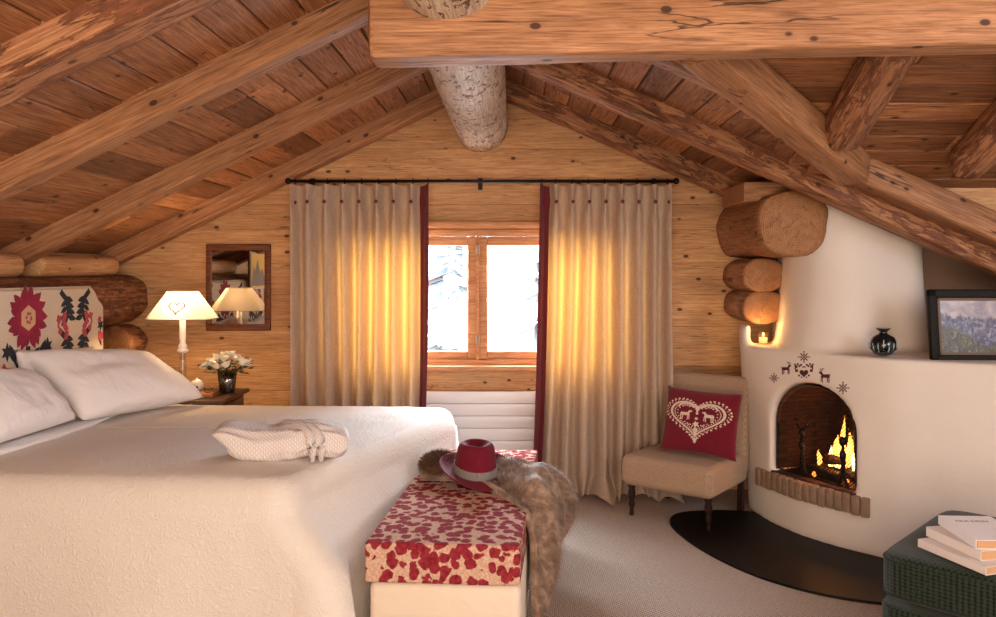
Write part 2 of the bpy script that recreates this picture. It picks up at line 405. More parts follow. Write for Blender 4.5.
def glass(name, tint=(1,1,1,1), fac=.10, rough=0):
    m = bpy.data.materials.new(name); m.use_nodes = True; nt = m.node_tree; nt.nodes.clear()
    t = nt.nodes.new('ShaderNodeBsdfTransparent'); t.inputs[0].default_value = tint
    g = nt.nodes.new('ShaderNodeBsdfGlossy'); g.inputs['Roughness'].default_value = rough
    x = nt.nodes.new('ShaderNodeMixShader'); x.inputs[0].default_value = fac
    o = nt.nodes.new('ShaderNodeOutputMaterial')
    nt.links.new(t.outputs[0], x.inputs[1]); nt.links.new(g.outputs[0], x.inputs[2]); nt.links.new(x.outputs[0], o.inputs[0]); return m
PANE = glass('window_glass', (1,1,1,1), .05)
VASEGLASS = glass('vase_glass', (.45,.45,.42,1), .22, .02)
CLEAR = glass('lamp_glass', (.93,.91,.88,1), .18, .02)
MIRROR = plain('silvered_mirror', '#d8d0c4', .015, 1)

# ------------------------------------------------------------------ roof geometry numbers
LZ = lambda X: 2.8675+.485*X                   # underside of left rafters
RZ = lambda X: 2.654-.44*X                     # underside of right rafters
LS, RS = .485, .44
TH = .15                                       # vertical height of a rafter
WALLY = 5.55
XL = -2.78
ridgeX = -.23

# ------------------------------------------------------------------ SETTING
def board_strip(bmb, x0, x1, y0, y1, z0, z1, b=.004):
    bmb.rbox(((x0+x1)/2, (y0+y1)/2, (z0+z1)/2), (x1-x0, y1-y0, z1-z0), b, seg=1)
# floor
struct(MB().box((.5, 2.2, -.03), (8.2, 7.0, .06)).build('floor', CARPET))
# back wall of wide horizontal boards, with the window opening
WX0, WX1, WZ0, WZ1 = -1.22, .74, .85, 1.80
wb = MB()
rows = [-.02, .22, .45, .68, .85, 1.13, 1.35, 1.57, 1.80, 1.975, 2.155, 2.36, 2.57, 2.85]
for z0, z1 in zip(rows[:-1], rows[1:]):
    xl = max(-2.85, (z0-3.05)/LS); xr = min(3.7, (2.86-z0)/RS)
    if WZ0-.01 <= z0 < WZ1-.01:
        board_strip(wb, xl, WX0, WALLY, WALLY+.12, z0, z1); board_strip(wb, WX1, xr, WALLY, WALLY+.12, z0, z1)
    else: board_strip(wb, xl, xr, WALLY, WALLY+.12, z0, z1)
struct(wb.build('wall_back', W_wall))
# left knee wall
lw = MB()
for z0, z1 in ((0, .24), (.24, .47), (.47, .7), (.7, .93), (.93, 1.16), (1.16, 1.38), (1.38, 1.62)):
    lw.rbox((3.5, 0, (z0+z1)/2), (7.2, .1, z1-z0), .004, seg=1)
struct(lw.build('wall_left', W_wall, matrix=Matrix.Translation((XL-.05, -1.4, 0)) @ Matrix.Rotation(PI/2, 4, 'Z') @ Matrix.Translation((0, 0, 0))))
# right: plaster wall behind the fireplace, side wall, front wall behind the camera
struct(MB().box((2.7, 5.22, 1.0), (2.0, .12, 2.0)).build('wall_right', PLASTER_BEIGE))
struct(MB().box((3.7, 2.2, 1.3), (.1, 7.2, 2.6)).build('wall_right_side', PLASTER))
struct(MB().box((.5, -1.4, 1.5), (6.7, .1, 3.0)).build('wall_front', W_wall))

# ceiling boards: long boards running into depth on both slopes, and a cross gable on the right
def slope_planks(name, origin, along, across, length, width, pitch, clip=None, seed=1):
    """boards run along 'along'; repeat along 'across'"""
    rnd = random.Random(seed)
    a = Vector(along).normalized(); c = Vector(across).normalized(); n = a.cross(c).normalized()
    M = Matrix.Translation(origin) @ Matrix((a, c, n)).transposed().to_4x4()
    mb = MB(); k = 0; y = 0
    while y < width:
        wdt = pitch*rnd.uniform(.92, 1.08); x0, x1 = (0, length) if clip is None else clip(y, y+wdt)
        if x1-x0 > .03:
            cuts = [x0]; p = x0+rnd.uniform(.8, 2.6)
            while p < x1-.4: cuts.append(p); p += rnd.uniform(1.6, 3)
            cuts.append(x1)
            for q0, q1 in zip(cuts[:-1], cuts[1:]):
                mb.rbox(((q0+q1)/2, y+wdt/2, .015), (q1-q0-.002, wdt-.005, .03), .006, seg=1)
        y += wdt; k += 1
    o = mb.build(name, W_ceil, matrix=M); struct(o); return o
zl0 = 3.0175
cl = Vector((1, 0, LS)).normalized()
up_l = Vector((ridgeX+.02, -1.45, zl0+LS*(ridgeX+.02)))
wl = math.hypot(2.9, 2.9*LS)
slope_planks('ceiling_left', up_l-cl*wl, (0, 1, 0), (1, 0, LS), 7.05, wl, .165, seed=3)
zr0 = 2.804
cr = Vector((1, 0, -RS)).normalized()
def clip_right(y0, y1):
    x = ridgeX-.02+(y0+y1)/2*cr.x              # world X of this board
    yv = (x+2.127)/.878                        # valley: world Y
    yv = min(max(yv, 2.16), 4.42)
    return (max(0, yv+1.45-.10), 7.05)
slope_planks('ceiling_right', (ridgeX-.02, -1.45, zr0-RS*(ridgeX-.02)), (0, 1, 0), (1, 0, -RS), 7.05, 2.75, .165, clip_right, seed=5)
# cross gable: boards run along X, rising towards the camera
CZ = lambda Y: 3.747-.388*Y
def clip_cross(y0, y1):
    Y = 4.52-(y0+y1)/2*.932; z = CZ(Y)
    x = max(-.25, .878*Y-2.127)-.09 if Y < 4.42 else 1.72
    return (x+.5, 4.3)
slope_planks('ceiling_gable', (-.5, 4.52, CZ(4.52)), (1, 0, 0), (0, -1, .388), 4.3, 2.6, .145, clip_cross, seed=9)
# the rest of the roof over the camera
struct(MB().add([(-.25, -1.45, 2.91), (3.8, -1.45, 2.91), (3.8, 2.14, 2.91), (-.25, 2.14, 2.91), (-.25, -1.45, 2.97), (3.8, -1.45, 2.97), (3.8, 2.14, 2.97), (-.25, 2.14, 2.97)],
    [(0,1,2,3),(4,5,6,7),(0,1,5,4),(2,3,7,6),(1,2,6,5),(0,3,7,4)]).build('ceiling_front', W_ceil))
# roof cladding above the boards keeps daylight out
rf = MB()
rf.add([(-3.0, -1.5, zl0-3.0*LS+.045), (ridgeX, -1.5, zl0+LS*ridgeX+.045), (ridgeX, 5.7, zl0+LS*ridgeX+.045), (-3.0, 5.7, zl0-3.0*LS+.045)], [(0,1,2,3)])
rf.add([(ridgeX, 2.1, zr0-RS*ridgeX+.045), (3.8, 4.36, zr0-3.8*RS+.045), (3.8, 5.7, zr0-3.8*RS+.045), (ridgeX, 5.7, zr0-RS*ridgeX+.045), (1.80, 4.36, zr0-1.80*RS+.045)], [(0,4,1,2,3)])
rf.add([(-.4, 2.1, CZ(2.1)+.05), (3.8, 2.1, CZ(2.1)+.05), (3.8, 4.56, CZ(4.56)+.05), (1.7, 4.56, CZ(4.56)+.05)], [(0,1,2,3)])
struct(rf.build('ceiling_backing', plain('roof_felt', '#241812', .9), normals=False))
cw_ = MB()
def closing(Y0, Y1):
    P = [(1.70, RZ(1.70)+.13), (3.65, RZ(3.65)+.13), (3.65, 2.02), (1.70, 2.06)]
    cw_.add([(x, Y0, z) for x, z in P]+[(x, Y1, z) for x, z in P], [(0,1,2,3),(4,5,6,7),(0,1,5,4),(1,2,6,5),(2,3,7,6),(3,0,4,7)])
closing(4.475, 4.50)
struct(cw_.build('wall_gable_closing', W_wall))
# left eave gap between knee wall and boards
struct(MB().box((XL-.07, 2.1, 1.75), (.1, 7.1, .5)).build('wall_left_eave', W_wall))

# ------------------------------------------------------------------ logs and beams
def log_mesh(L, w, h, p=2.0, amp=.03, seg=None, n=40, taper=0, taperz=None, seed=0, bend=0, rnd_end=.02, flat=None):
    seg = seg or max(6, int(L/.08)); mb = MB(); rs = []
    ends = [(0, .0), (.0, .80), (rnd_end*.35, .95), (rnd_end, 1)]
    xs = ends+[(rnd_end+(L-2*rnd_end)*i/seg, 1) for i in range(1, seg)]+[(L-a, b) for a, b in reversed(ends)]
    vs_ = []
    for x, s in xs:
        for k in range(n):
            a = 2*PI*(k+.5)/n; ca, sa = math.cos(a), math.sin(a)
            r = 1/((abs(ca)**p+abs(sa)**p)**(1/p))
            q = noise.noise(Vector((x*1.6+seed*13.1, ca*1.1, sa*1.1)))*amp*1.5+noise.noise(Vector((x*5+seed*7, ca*2.6, sa*2.6)))*amp
            rr = r*(1+q)*(1-taper*x/L)*max(s, .002)
            y = w/2*ca*rr; z = h/2*sa*rr*(1 if taperz is None else 1-taperz*x/L)+bend*math.sin(PI*x/L)
            if flat is not None and z < flat: z = flat+(z-flat)*.15
            vs_.append((x, y, z))
    fs_ = []
    m = len(xs)
    for i in range(m-1):
        for k in range(n):
            k2 = (k+1) % n; fs_.append((i*n+k, i*n+k2, (i+1)*n+k2, (i+1)*n+k))
    mb.add(vs_, fs_); return mb
def beam(name, p0, p1, w, h, material, label, cat='beam', group=None, p=8, amp=.03, roll=0, **kw):
    M, L = frame(p0, p1, roll)
    o = log_mesh(L, w, h, p, amp, seed=random.random()*9, **kw).build(name, material, smooth='auto' if p > 4 else True, matrix=M)
    return tag(o, label, cat, group)
RW = .14
LN = ['nearest left rafter, dark bark along its upper edge, crossing the top left corner',
      'second left rafter from the camera, broad smooth pine, meeting the cross beam',
      'third left rafter from the camera, smooth pine, ending on the plate log',
      'left rafter closest to the window wall, its end above the mirror']
for i, yb in enumerate((2.62, 3.42, 4.47, 5.50)):
    y = yb-RW/2; x0 = -2.80 if i < 3 else -2.79
    hh = TH/math.hypot(1, LS)
    off = hh/2*math.hypot(1, LS)
    m_ = W_rough if i == 0 else (W_beam if i < 3 else W_beam)
    beam('rafter', (x0, y, LZ(x0)+off), (ridgeX+.02, y, LZ(ridgeX+.02)+off), RW+(.03 if i == 0 else 0), hh, m_, LN[i], 'rafter', amp=.022, p=16)
RN = [(3.42, .98, 'short pale rafter on the right ending against the diagonal valley beam'),
      (4.47, 2.95, 'long bark-streaked right rafter running down over the white fireplace'),
      (5.50, 1.72, 'rough dark right rafter closest to the window wall, above the right curtain')]
for yb, x1, lab in RN:
    y = yb-RW/2; hh = TH/math.hypot(1, RS); off = hh/2*math.hypot(1, RS)
    beam('rafter', (ridgeX-.02, y, RZ(ridgeX)+off), (x1, y, RZ(x1)+off), RW+.02, hh, W_rough, lab, 'rafter', amp=.06, p=9)
# second timber lying over the long right rafter, carrying the gable
beam('wall_plate_beam', (1.52, 4.25, RZ(1.52)+.20), (3.5, 4.25, RZ(3.5)+.20), .17, .15, W_beam, 'squared pine timber lying on top of the long right rafter', 'beam', p=8, amp=.03)
# valley beam
beam('valley_beam', (.72, 3.12, 2.405), (1.77, 4.17, 2.04), .165, .165, W_beam, 'broad diagonal pine beam running down to the rafter over the fireplace', 'beam', p=9, amp=.025)
# gable rafters (round poles)
for X, ya, yb, lab in ((1.55, 3.80, 2.6, 'round pole rafter of the cross gable just right of the diagonal beam'), (2.29, 4.06, 2.6, 'round pole rafter of the cross gable at the right edge of the view')):
    beam('gable_rafter', (X, ya, CZ(ya)-.115), (X-.10, yb, CZ(yb)-.115), .19, .19, W_rough, lab, 'rafter', p=2.2, amp=.06)
# ridge log
M, L = frame((ridgeX, -1.2, 2.51), (ridgeX, 5.54, 2.51))
tag(log_mesh(L, .36, .36, 2, .035, n=36, seed=4).build('ridge_log', W_ridge, smooth=True, matrix=M), 'round pale flaking ridge log running to the window wall', 'log')
# tie beam and the timber over it
beam('tie_beam', (-.48, 2.68, 2.335), (2.9, 2.68, 2.335), .15, .25, W_beam, 'heavy horizontal pine tie beam across the top of the room', 'beam', p=8, amp=.02, taperz=.62)
beam('upper_tie_beam', (.45, 2.69, 2.475), (2.9, 2.69, 2.455), .15, .17, W_hewn, 'reddish timber lying along the top of the tie beam', 'beam', p=7, amp=.02)
beam('cut_log', (.79, 2.52, 2.455), (.79, 2.25, 2.455), .19, .19, wood('pale_cut_log', '#e6cfae', '#dcc09a', '#c6a57c', knots=False), 'pale sawn log end poking down at the top edge', 'log', p=2, amp=.02)
# left wall plate log and its fillings
beam('plate_log', (-2.715, -1.3, 1.335), (-2.700, 5.54, 1.325), .345, .32, W_bark, 'thick round bark-streaked plate log above the headboard', 'log', p=2, amp=.06)
for ya, yb, lab in ((4.48, 5.35, 'pale half-round filler log between the two far left rafters'), (3.44, 4.32, 'pale half-round filler log between rafters at the left edge')):
    beam('filler_log', (-2.72, ya, 1.545), (-2.72, yb, 1.545), .16, .13, W_wall, lab, 'log', p=2.4, amp=.03)
beam('stub_log', (-2.66, 5.30, 1.03), (-2.66, 5.54, 1.03), .25, .235, W_bark, 'short bark-covered log stub under the plate log by the mirror', 'log', p=2, amp=.06)
# right plate log and stub logs
beam('plate_log', (1.60, 4.58, 1.79), (1.60, 5.54, 1.79), .40, .385, W_hewn, 'large hewn plate log with a cut round end over the fireplace niche', 'log', p=2.6, amp=.06, rnd_end=.015)
MB_b = MB().rbox((1.52, 5.0, 1.985), (.32, .5, .12), .01)
tag(MB_b.build('packing_block', W_beam), 'squared wooden block between the right plate log and the rafters', 'block')
for z, lab in ((1.485, 'upper of two round log ends stacked under the hewn plate log'), (1.285, 'lower of two round log ends stacked under the hewn plate log')):
    beam('stub_log', (1.575, 5.05, z), (1.575, 5.54, z), .27, .215, W_hewn, lab, 'log', p=2.3, amp=.04, rnd_end=.012)

# ------------------------------------------------------------------ window
GY = WALLY+.05
wf = MB()
def bar(mb, x0, x1, z0, z1, y0, y1, b=.006): mb.rbox(((x0+x1)/2, (y0+y1)/2, (z0+z1)/2), (x1-x0, y1-y0, z1-z0), b, seg=2)
win = empty('window_1', (-.24, WALLY, .9), None, None); win['kind'] = 'structure'
fr = MB()
bar(fr, WX0, WX0+.05, WZ0, WZ1, WALLY-.012, WALLY+.11); bar(fr, WX1-.05, WX1, WZ0, WZ1, WALLY-.012, WALLY+.11)
bar(fr, WX0+.05, WX1-.05, WZ1-.045, WZ1, WALLY-.011, WALLY+.11); bar(fr, WX0+.05, WX1-.05, WZ0, WZ0+.05, WALLY-.011, WALLY+.11)
fr.build('window_frame', W_window, win, smooth='auto')
for x0, x1 in ((WX0+.052, -.262), (-.258, WX1-.052)):
    cs = MB(); t = .068
    bar(cs, x0, x0+t, WZ0+.052, WZ1-.047, WALLY+.0, WALLY+.07, .01); bar(cs, x1-t, x1, WZ0+.052, WZ1-.047, WALLY+.0, WALLY+.07, .01)
    bar(cs, x0+t-.002, x1-t+.002, WZ1-.11, WZ1-.047, WALLY+.004, WALLY+.068, .006); bar(cs, x0+t-.002, x1-t+.002, WZ0+.052, WZ0+.105, WALLY+.004, WALLY+.068, .006)
    c = cs.build('casement', W_window, win, smooth='auto')
    MB().box(((x0+x1)/2, WALLY+.035, 1.335), (x1-x0-.08, .006, .80)).build('glass_pane', PANE, c)
MB().rbox((-.26, WALLY-.006, 1.335), (.022, .014, .88), .004).build('centre_strip', W_window, win, smooth='auto')
for z in (1.66, 1.04):
    MB().rbox((-.268, WALLY-.015, z), (.009, .008, .06), .002).rbox((-.248, WALLY-.015, z), (.009, .008, .06), .002).build('window_hinge', plain('brass_hinge', '#a39584', .4, .3), win)
struct(MB().rbox((-.24, WALLY-.035, .845), (2.02, .10, .035), .008).build('trim_1', W_window, smooth='auto'))
struct(MB().rbox((-.24, WALLY-.02, 1.835), (2.02, .05, .045), .008).build('trim_2', W_window, smooth='auto'))
# outside: snowy ground and firs
SNOW = plain('snow', '#eef3f8', .9)
FROSTB = plain('frosted_bark', '#9aa5ab', .9)
struct(MB().box((0, 16, -1.2), (40, 20, .1)).build('ground_snow', SNOW))
FIR = plain('frosted_needles', '#aab5bb', .9, bscale=4, bstr=.3, bdist=.03, var=.12)
def fir(x, y, h, lab):
    rt = empty('snowy_tree', (x, y, -1.15), lab, 'tree', 'snowy trees outside the window')
    MB().tube([(x, y, -1.15), (x, y, -1.15+h*.95)], [.12, .02]).build('trunk', FROSTB, rt)
    mb = MB(); rn = random.Random(int(x*10)+5)
    for t in range(int(h*5)):
        f = t/(h*5); z = -.7+f*(h-.6); r = (1-f)*h*.28+.08
        for k in range(12):
            a = rn.random()*2*PI; l = r*rn.uniform(.7, 1.1); d = Vector((math.cos(a), math.sin(a), -.35)); sd = Vector((-math.sin(a), math.cos(a), 0))*l*.22
            p = Vector((x, y, z+rn.uniform(-.1, .1))); e = p+d*l
            mb.add([p, p+d*l*.55+sd, e, p+d*l*.55-sd, p+d*l*.5+Vector((0, 0, .05))], [(0,1,4),(1,2,4),(2,3,4),(3,0,4)])
    mb.build('branches', FIR, rt, normals=False)
fir(-.75, 9.5, 4.2, 'frosted fir tree outside, seen through the left window pane')
fir(.35, 9.0, 4.4, 'frosted fir tree outside, seen through the right window pane')

# radiator
ra = empty('radiator', (-.2, WALLY-.1, .1), 'white ribbed panel radiator under the window', 'radiator')
rp = MB()
for k in range(7): rp.rbox((-.2, WALLY-.075, .145+k*.084), (1.25, .03, .0815), .004, seg=2)
rp.build('panel', WHITE_PAINT, ra, smooth='auto')
MB().box((-.2, WALLY-.035, .39), (1.2, .05, .5)).build('back_panel', WHITE_PAINT, ra)
for x in (-.7, .3): MB().rbox((x, WALLY-.05, .06), (.04, .06, .12), .004).build('foot', WHITE_PAINT, ra)

# ------------------------------------------------------------------ curtain rod and curtains
CY = 5.36
rod = empty('curtain_rod', (-.24, CY, 2.115), 'long thin black iron curtain rod above the window', 'curtain rod')
MB().tube([(-1.50, CY, 2.115), (1.06, CY, 2.115)], .011, 10).build('pole', IRON, rod, smooth=True)
for x in (-1.52, 1.08): MB().sphere((x, CY, 2.115), .022).build('finial', IRON, rod, smooth=True)
for x in (-1.40, -.24, .96):
    MB().tube([(x, CY, 2.115), (x, WALLY-.02, 2.115)], .007).rbox((x, WALLY-.01, 2.115), (.03, .015, .08), .003).build('bracket', IRON, rod)
def curtain(x0, x1, npl, label, band_side, b0, b1, puddle, seed):
    root = empty('curtain', ((x0+x1)/2, CY, 0.01), label, 'curtain', 'linen curtains at the window')
    rn = random.Random(seed)
    ph = [rn.uniform(-.35, .35) for _ in range(npl+2)]; am = [rn.uniform(.7, 1.25) for _ in range(npl+2)]
    ZT = 2.085
    def surf(u, v):                            # v 0 top .. 1 bottom
        t = u*npl; i = int(min(t, npl-1e-6)); f = t-i
        fold = math.cos(2*PI*(t+ph[i]*math.sin(PI*f)*.25))*am[i]*(1-f)+math.cos(2*PI*(t+ph[i+1]*math.sin(PI*f)*.25))*am[i+1]*f
        pinch = math.exp(-((v-.05)/.035)**2)
        A = .050+.022*v**.7
        # pleat shape: narrow ridge in front, wide valley
        sh = math.copysign(abs(fold)**.7, fold)
        ya = CY-.035-A*sh*(.85 if v > .03 else .8)-.012*pinch*max(0, fold)
        ya += .012*math.sin(9*u*PI+5*v+seed)*v
        xa0 = x0+(b0-x0)*v**1.4; xa1 = x1+(b1-x1)*v**2
        x = xa0+(xa1-xa0)*u+.010*math.sin(4*v+u*11+seed)*v - .012*math.sin(2*PI*t)*pinch
        z = ZT*(1-v)
        if puddle and v > .93:
            q = (v-.93)/.07; z = ZT*.07*(1-q)**1.3+.012+.03*abs(math.sin(t*PI*1.3+seed))*q
            ya -= q*(.08+.07*math.sin(t*2.1+seed)+.03*math.sin(t*5)); x += .03*math.sin(t*3.3)*q
        else: z = max(z, .012)
        z += .004*math.cos(2*PI*t)*(v < .01)
        return (x, ya, z)
    bw = .065/(x1-x0)
    u0, u1 = (bw, 1) if band_side < 0 else (0, 1-bw)
    MB().grid(npl*22, 70, lambda u, v: surf(u0+(u1-u0)*u, v)).build('drape', LINEN, root, smooth=True, normals=False)
    bu0, bu1 = (0, bw) if band_side < 0 else (1-bw, 1)
    def bandf(u, v):
        p = surf(bu0+(bu1-bu0)*u, v); return p
    MB().grid(6, 70, bandf).build('edge_band', BAND, root, smooth=True, normals=False, mods=(('SOLIDIFY', {'thickness': .003}),))
    for k in range(npl+(1)):
        u = min(.97, max(.03, (k)/npl)); p = surf(u, .055)
        MB().sphere((p[0], p[1]-.006, p[2]), .0125, 10, 6, (1, .6, 1)).build('button', BAND, root, smooth=True)
    for k in range(npl+1):
        u = min(.985, max(.015, k/npl)); x = x0+(x1-x0)*u
        rg = MB().tube([(x, CY+.019*math.cos(a), 2.112+.019*math.sin(a)) for a in [2*PI*i/14 for i in range(15)]], .0035, 6)
        rg.tube([(x, CY, 2.095), (x, CY-.01, 2.06)], .003, 6)
        rg.build('ring', IRON, root, smooth=True)
    return root
curtain(-1.485, -.57, 8, 'linen curtain left of the window, burgundy band on its right edge', 1, -1.46, -.60, False, 2)
curtain(.165, 1.035, 8, 'linen curtain right of the window, burgundy band on its left edge', -1, .10, 1.06, True, 5)

# ------------------------------------------------------------------ BED
TH4 = math.radians(-4); BO = Vector((-.60, 3.15, 0))
BR = Matrix.Rotation(TH4, 3, 'Z')
def bed(x, y, z): return BO+BR @ Vector((x, y, z))
HX = -2.515
bedr = empty('bed', (-1.5, 4, 0), 'wide bed with a floral upholstered headboard against the log wall', 'bed')
hp = [(3.05, .25), (4.90, .25), (4.90, 1.30), (4.87, 1.33), (4.84, 1.345), (4.80, 1.40), (4.76, 1.425), (3.05, 1.435)]
hbm = bmesh.new()
vs_ = [hbm.verts.new((HX-.07, y, z)) for y, z in hp]; ff = hbm.faces.new(vs_)
r_ = bmesh.ops.extrude_face_region(hbm, geom=[ff]); bmesh.ops.translate(hbm, vec=(.07, 0, 0), verts=[v for v in r_['geom'] if isinstance(v, bmesh.types.BMVert)])
bmesh.ops.recalc_face_normals(hbm, faces=hbm.faces)
bmesh.ops.bevel(hbm, geom=[e for e in hbm.edges if all(v.co.x > HX-.01 for v in e.verts)], offset=.015, segments=3, affect='EDGES')
hbm.verts.index_update(); tmp = MB().add([v.co for v in hbm.verts], [[v.index for v in f.verts] for f in hbm.faces]); hbm.free()
hb = tmp.build('headboard', HEADB, bedr, smooth='auto')
MB().rbox(bed(-1.10, .8, .42), (1.50, 1.46, .40), .06, BR).build('mattress', COTTON, bedr, smooth='auto')
MB().rbox(bed(-1.08, .8, .12), (1.50, 1.44, .2), .02, BR).build('bed_base', CREAM, bedr, smooth='auto')
# embroidered flowers on the headboard
def rot2(p, a): return (p[0]*math.cos(a)-p[1]*math.sin(a), p[0]*math.sin(a)+p[1]*math.cos(a))
def leaf(x, y, a, l, w_):
    out = []
    for t, s in ((0, 0), (.2, .7), (.45, 1), (.75, .6), (1, 0), (.75, -.5), (.45, -.8), (.2, -.55)):
        q = rot2((t*l, s*w_/2), a); out.append((x+q[0], y+q[1]))
    return out
def blob(x, y, r, n=10, j=.18, seed=0):
    return [(x+r*(1+j*((k % 2)*2-1))*math.cos(2*PI*k/n+seed), y+r*(1+j*((k % 2)*2-1))*math.sin(2*PI*k/n+seed)) for k in range(n)]
def strip2(pts, w_):
    out = []; pts = [Vector(p) for p in pts]
    quads = []
    for a, b in zip(pts[:-1], pts[1:]):
        d = (b-a).normalized(); n = Vector((-d.y, d.x))*w_/2
        quads.append([tuple(a+n), tuple(b+n), tuple(b-n), tuple(a-n)])
    return quads
def decal(name, polys, material, parent, mapf, th=.0015):
    mb = MB()
    for k_, P in enumerate(polys): mb.prism(P, 0, th+.00008*k_, mapf)
    if parent is hb: EMBR.append((mb, material, CUR[0])); return None
    return mb.build(name, material, parent)
EMBR = []; CUR = [None]
HM = lambda x, y, z: (HX+.0006+z, x, y)
MAG = weave('magenta_wool', '#a01f45', '#7c1433', 400, .3); CORAL = weave('coral_wool', '#c4525c', '#a93c4a', 400, .3)
NAVY = weave('navy_wool', '#2c3340', '#1c222c', 400, .3); SAND = weave('sand_wool', '#d9b38c', '#bf9570', 400, .3)
def flower(cx, cz, s):
    CUR[0] = ('flower_embroidery', cx)
    pet = [blob(cx, cz, .118*s, 24, .0)]
    for k in range(14):
        a = 2*PI*k/14; b = a+.22
        pet.append(leaf(cx+.085*s*math.cos(a), cz+.085*s*math.sin(a), a+.25*math.sin(k*3), .092*s, .058*s))
        pet.append(leaf(cx+.10*s*math.cos(b), cz+.10*s*math.sin(b), b-.3, .055*s, .034*s))
    decal('magenta_petals', pet, MAG, hb, HM)
    decal('sand_flower_centre', [[(cx+.068*s*math.cos(PI/3*k+PI/6), cz+.068*s*math.sin(PI/3*k+PI/6)) for k in range(6)]], SAND, hb, HM, .005)
    decal('flower_eye', [blob(cx+.02*math.cos(k), cz+.025*math.sin(k), .009, 8) for k in range(0, 7)], CORAL, hb, HM, .006)
    dk = []; co = []
    dk += strip2([(cx, cz-.15*s), (cx, cz-.45)], .035)
    for sg in (-1, 1):
        dk += strip2([(cx, cz-.37), (cx+sg*.06, cz-.28), (cx+sg*.12, cz-.2)], .014)
        dk += strip2([(cx, cz-.40), (cx+sg*.09, cz-.33), (cx+sg*.17, cz-.29)], .014)
        dk.append(leaf(cx+sg*.02, cz-.22, PI/2-sg*.9, .10, .04)); dk.append(leaf(cx+sg*.10, cz-.22, PI/2-sg*.5, .11, .05))
        dk.append(leaf(cx+sg*.02, cz-.40, PI/2-sg*1.3, .16, .05)); dk.append(leaf(cx+sg*.05, cz-.30, PI/2-sg*.1, .10, .04))
        co.append(blob(cx+sg*.195, cz-.27, .048, 12, .2)); co.append(blob(cx+sg*.17, cz-.30, .03, 10, .2))
        dk.append(blob(cx+sg*.17, cz-.16, .035, 12, .35))
    decal('navy_leaves', dk, NAVY, hb, HM, .002); decal('coral_carnations', co, CORAL, hb, HM, .003)
flower(4.13, 1.272, .97); flower(3.30, 1.272, .97)
def acanthus(cy, sg):
    CUR[0] = ('scroll_embroidery', cy)
    dk = []; co = []
    for k in range(2):
        z0 = 1.38-k*.22
        dk += strip2([(cy-sg*.045, z0+.02), (cy+sg*.02, z0-.03), (cy+sg*.035, z0-.09), (cy+sg*.0, z0-.15)], .032)
        for j in range(4):
            dk.append(leaf(cy+sg*(.0+.01*j), z0-.02-.035*j, (-.2 if sg > 0 else PI+.2), .08, .04)); dk.append(leaf(cy+sg*.02, z0-.03-.035*j, (PI+.5 if sg > 0 else -.5), .07, .034))
        co += strip2([(cy+sg*.0, z0-.10), (cy-sg*.02, z0-.15), (cy+sg*.02, z0-.2), (cy, z0-.25)], .034)
        co.append(blob(cy-sg*.06, z0-.13, .022, 9, .25)); co.append(blob(cy-sg*.05, z0-.2, .018, 9, .25)); co += strip2([(cy-sg*.06, z0-.13), (cy-sg*.07, z0-.17), (cy-sg*.03, z0-.2)], .01)
    decal('acanthus_leaves', dk, NAVY, hb, HM, .002); decal('coral_scrolls', co, CORAL, hb, HM, .003)
acanthus(4.47, 1); acanthus(4.68, -1); acanthus(3.75, 1)
CUR[0] = ('carnation_embroidery', 0)
decal('edge_carnation', [blob(4.85, 1.12, .03, 12, .2), blob(4.84, 1.22, .02, 10, .3)], CORAL, hb, HM, .003)
decal('edge_leaf', [blob(4.85, 1.19, .028, 12, .35), leaf(4.86, 1.06, PI/2+.3, .1, .03)], NAVY, hb, HM, .002)

for key in dict.fromkeys(e[2] for e in EMBR):
    me_ = MB(); mats_ = []; idx_ = []
    for mb_, mt_, k_ in EMBR:
        if k_ != key: continue
        if mt_ not in mats_: mats_.append(mt_)
        me_.add(mb_.v, mb_.f); idx_ += [mats_.index(mt_)]*len(mb_.f)
    eo = me_.build(key[0], mats_[0], hb, normals=False)
    for mt_ in mats_[1:]: eo.data.materials.append(mt_)
    eo.data.polygons.foreach_set('material_index', idx_)
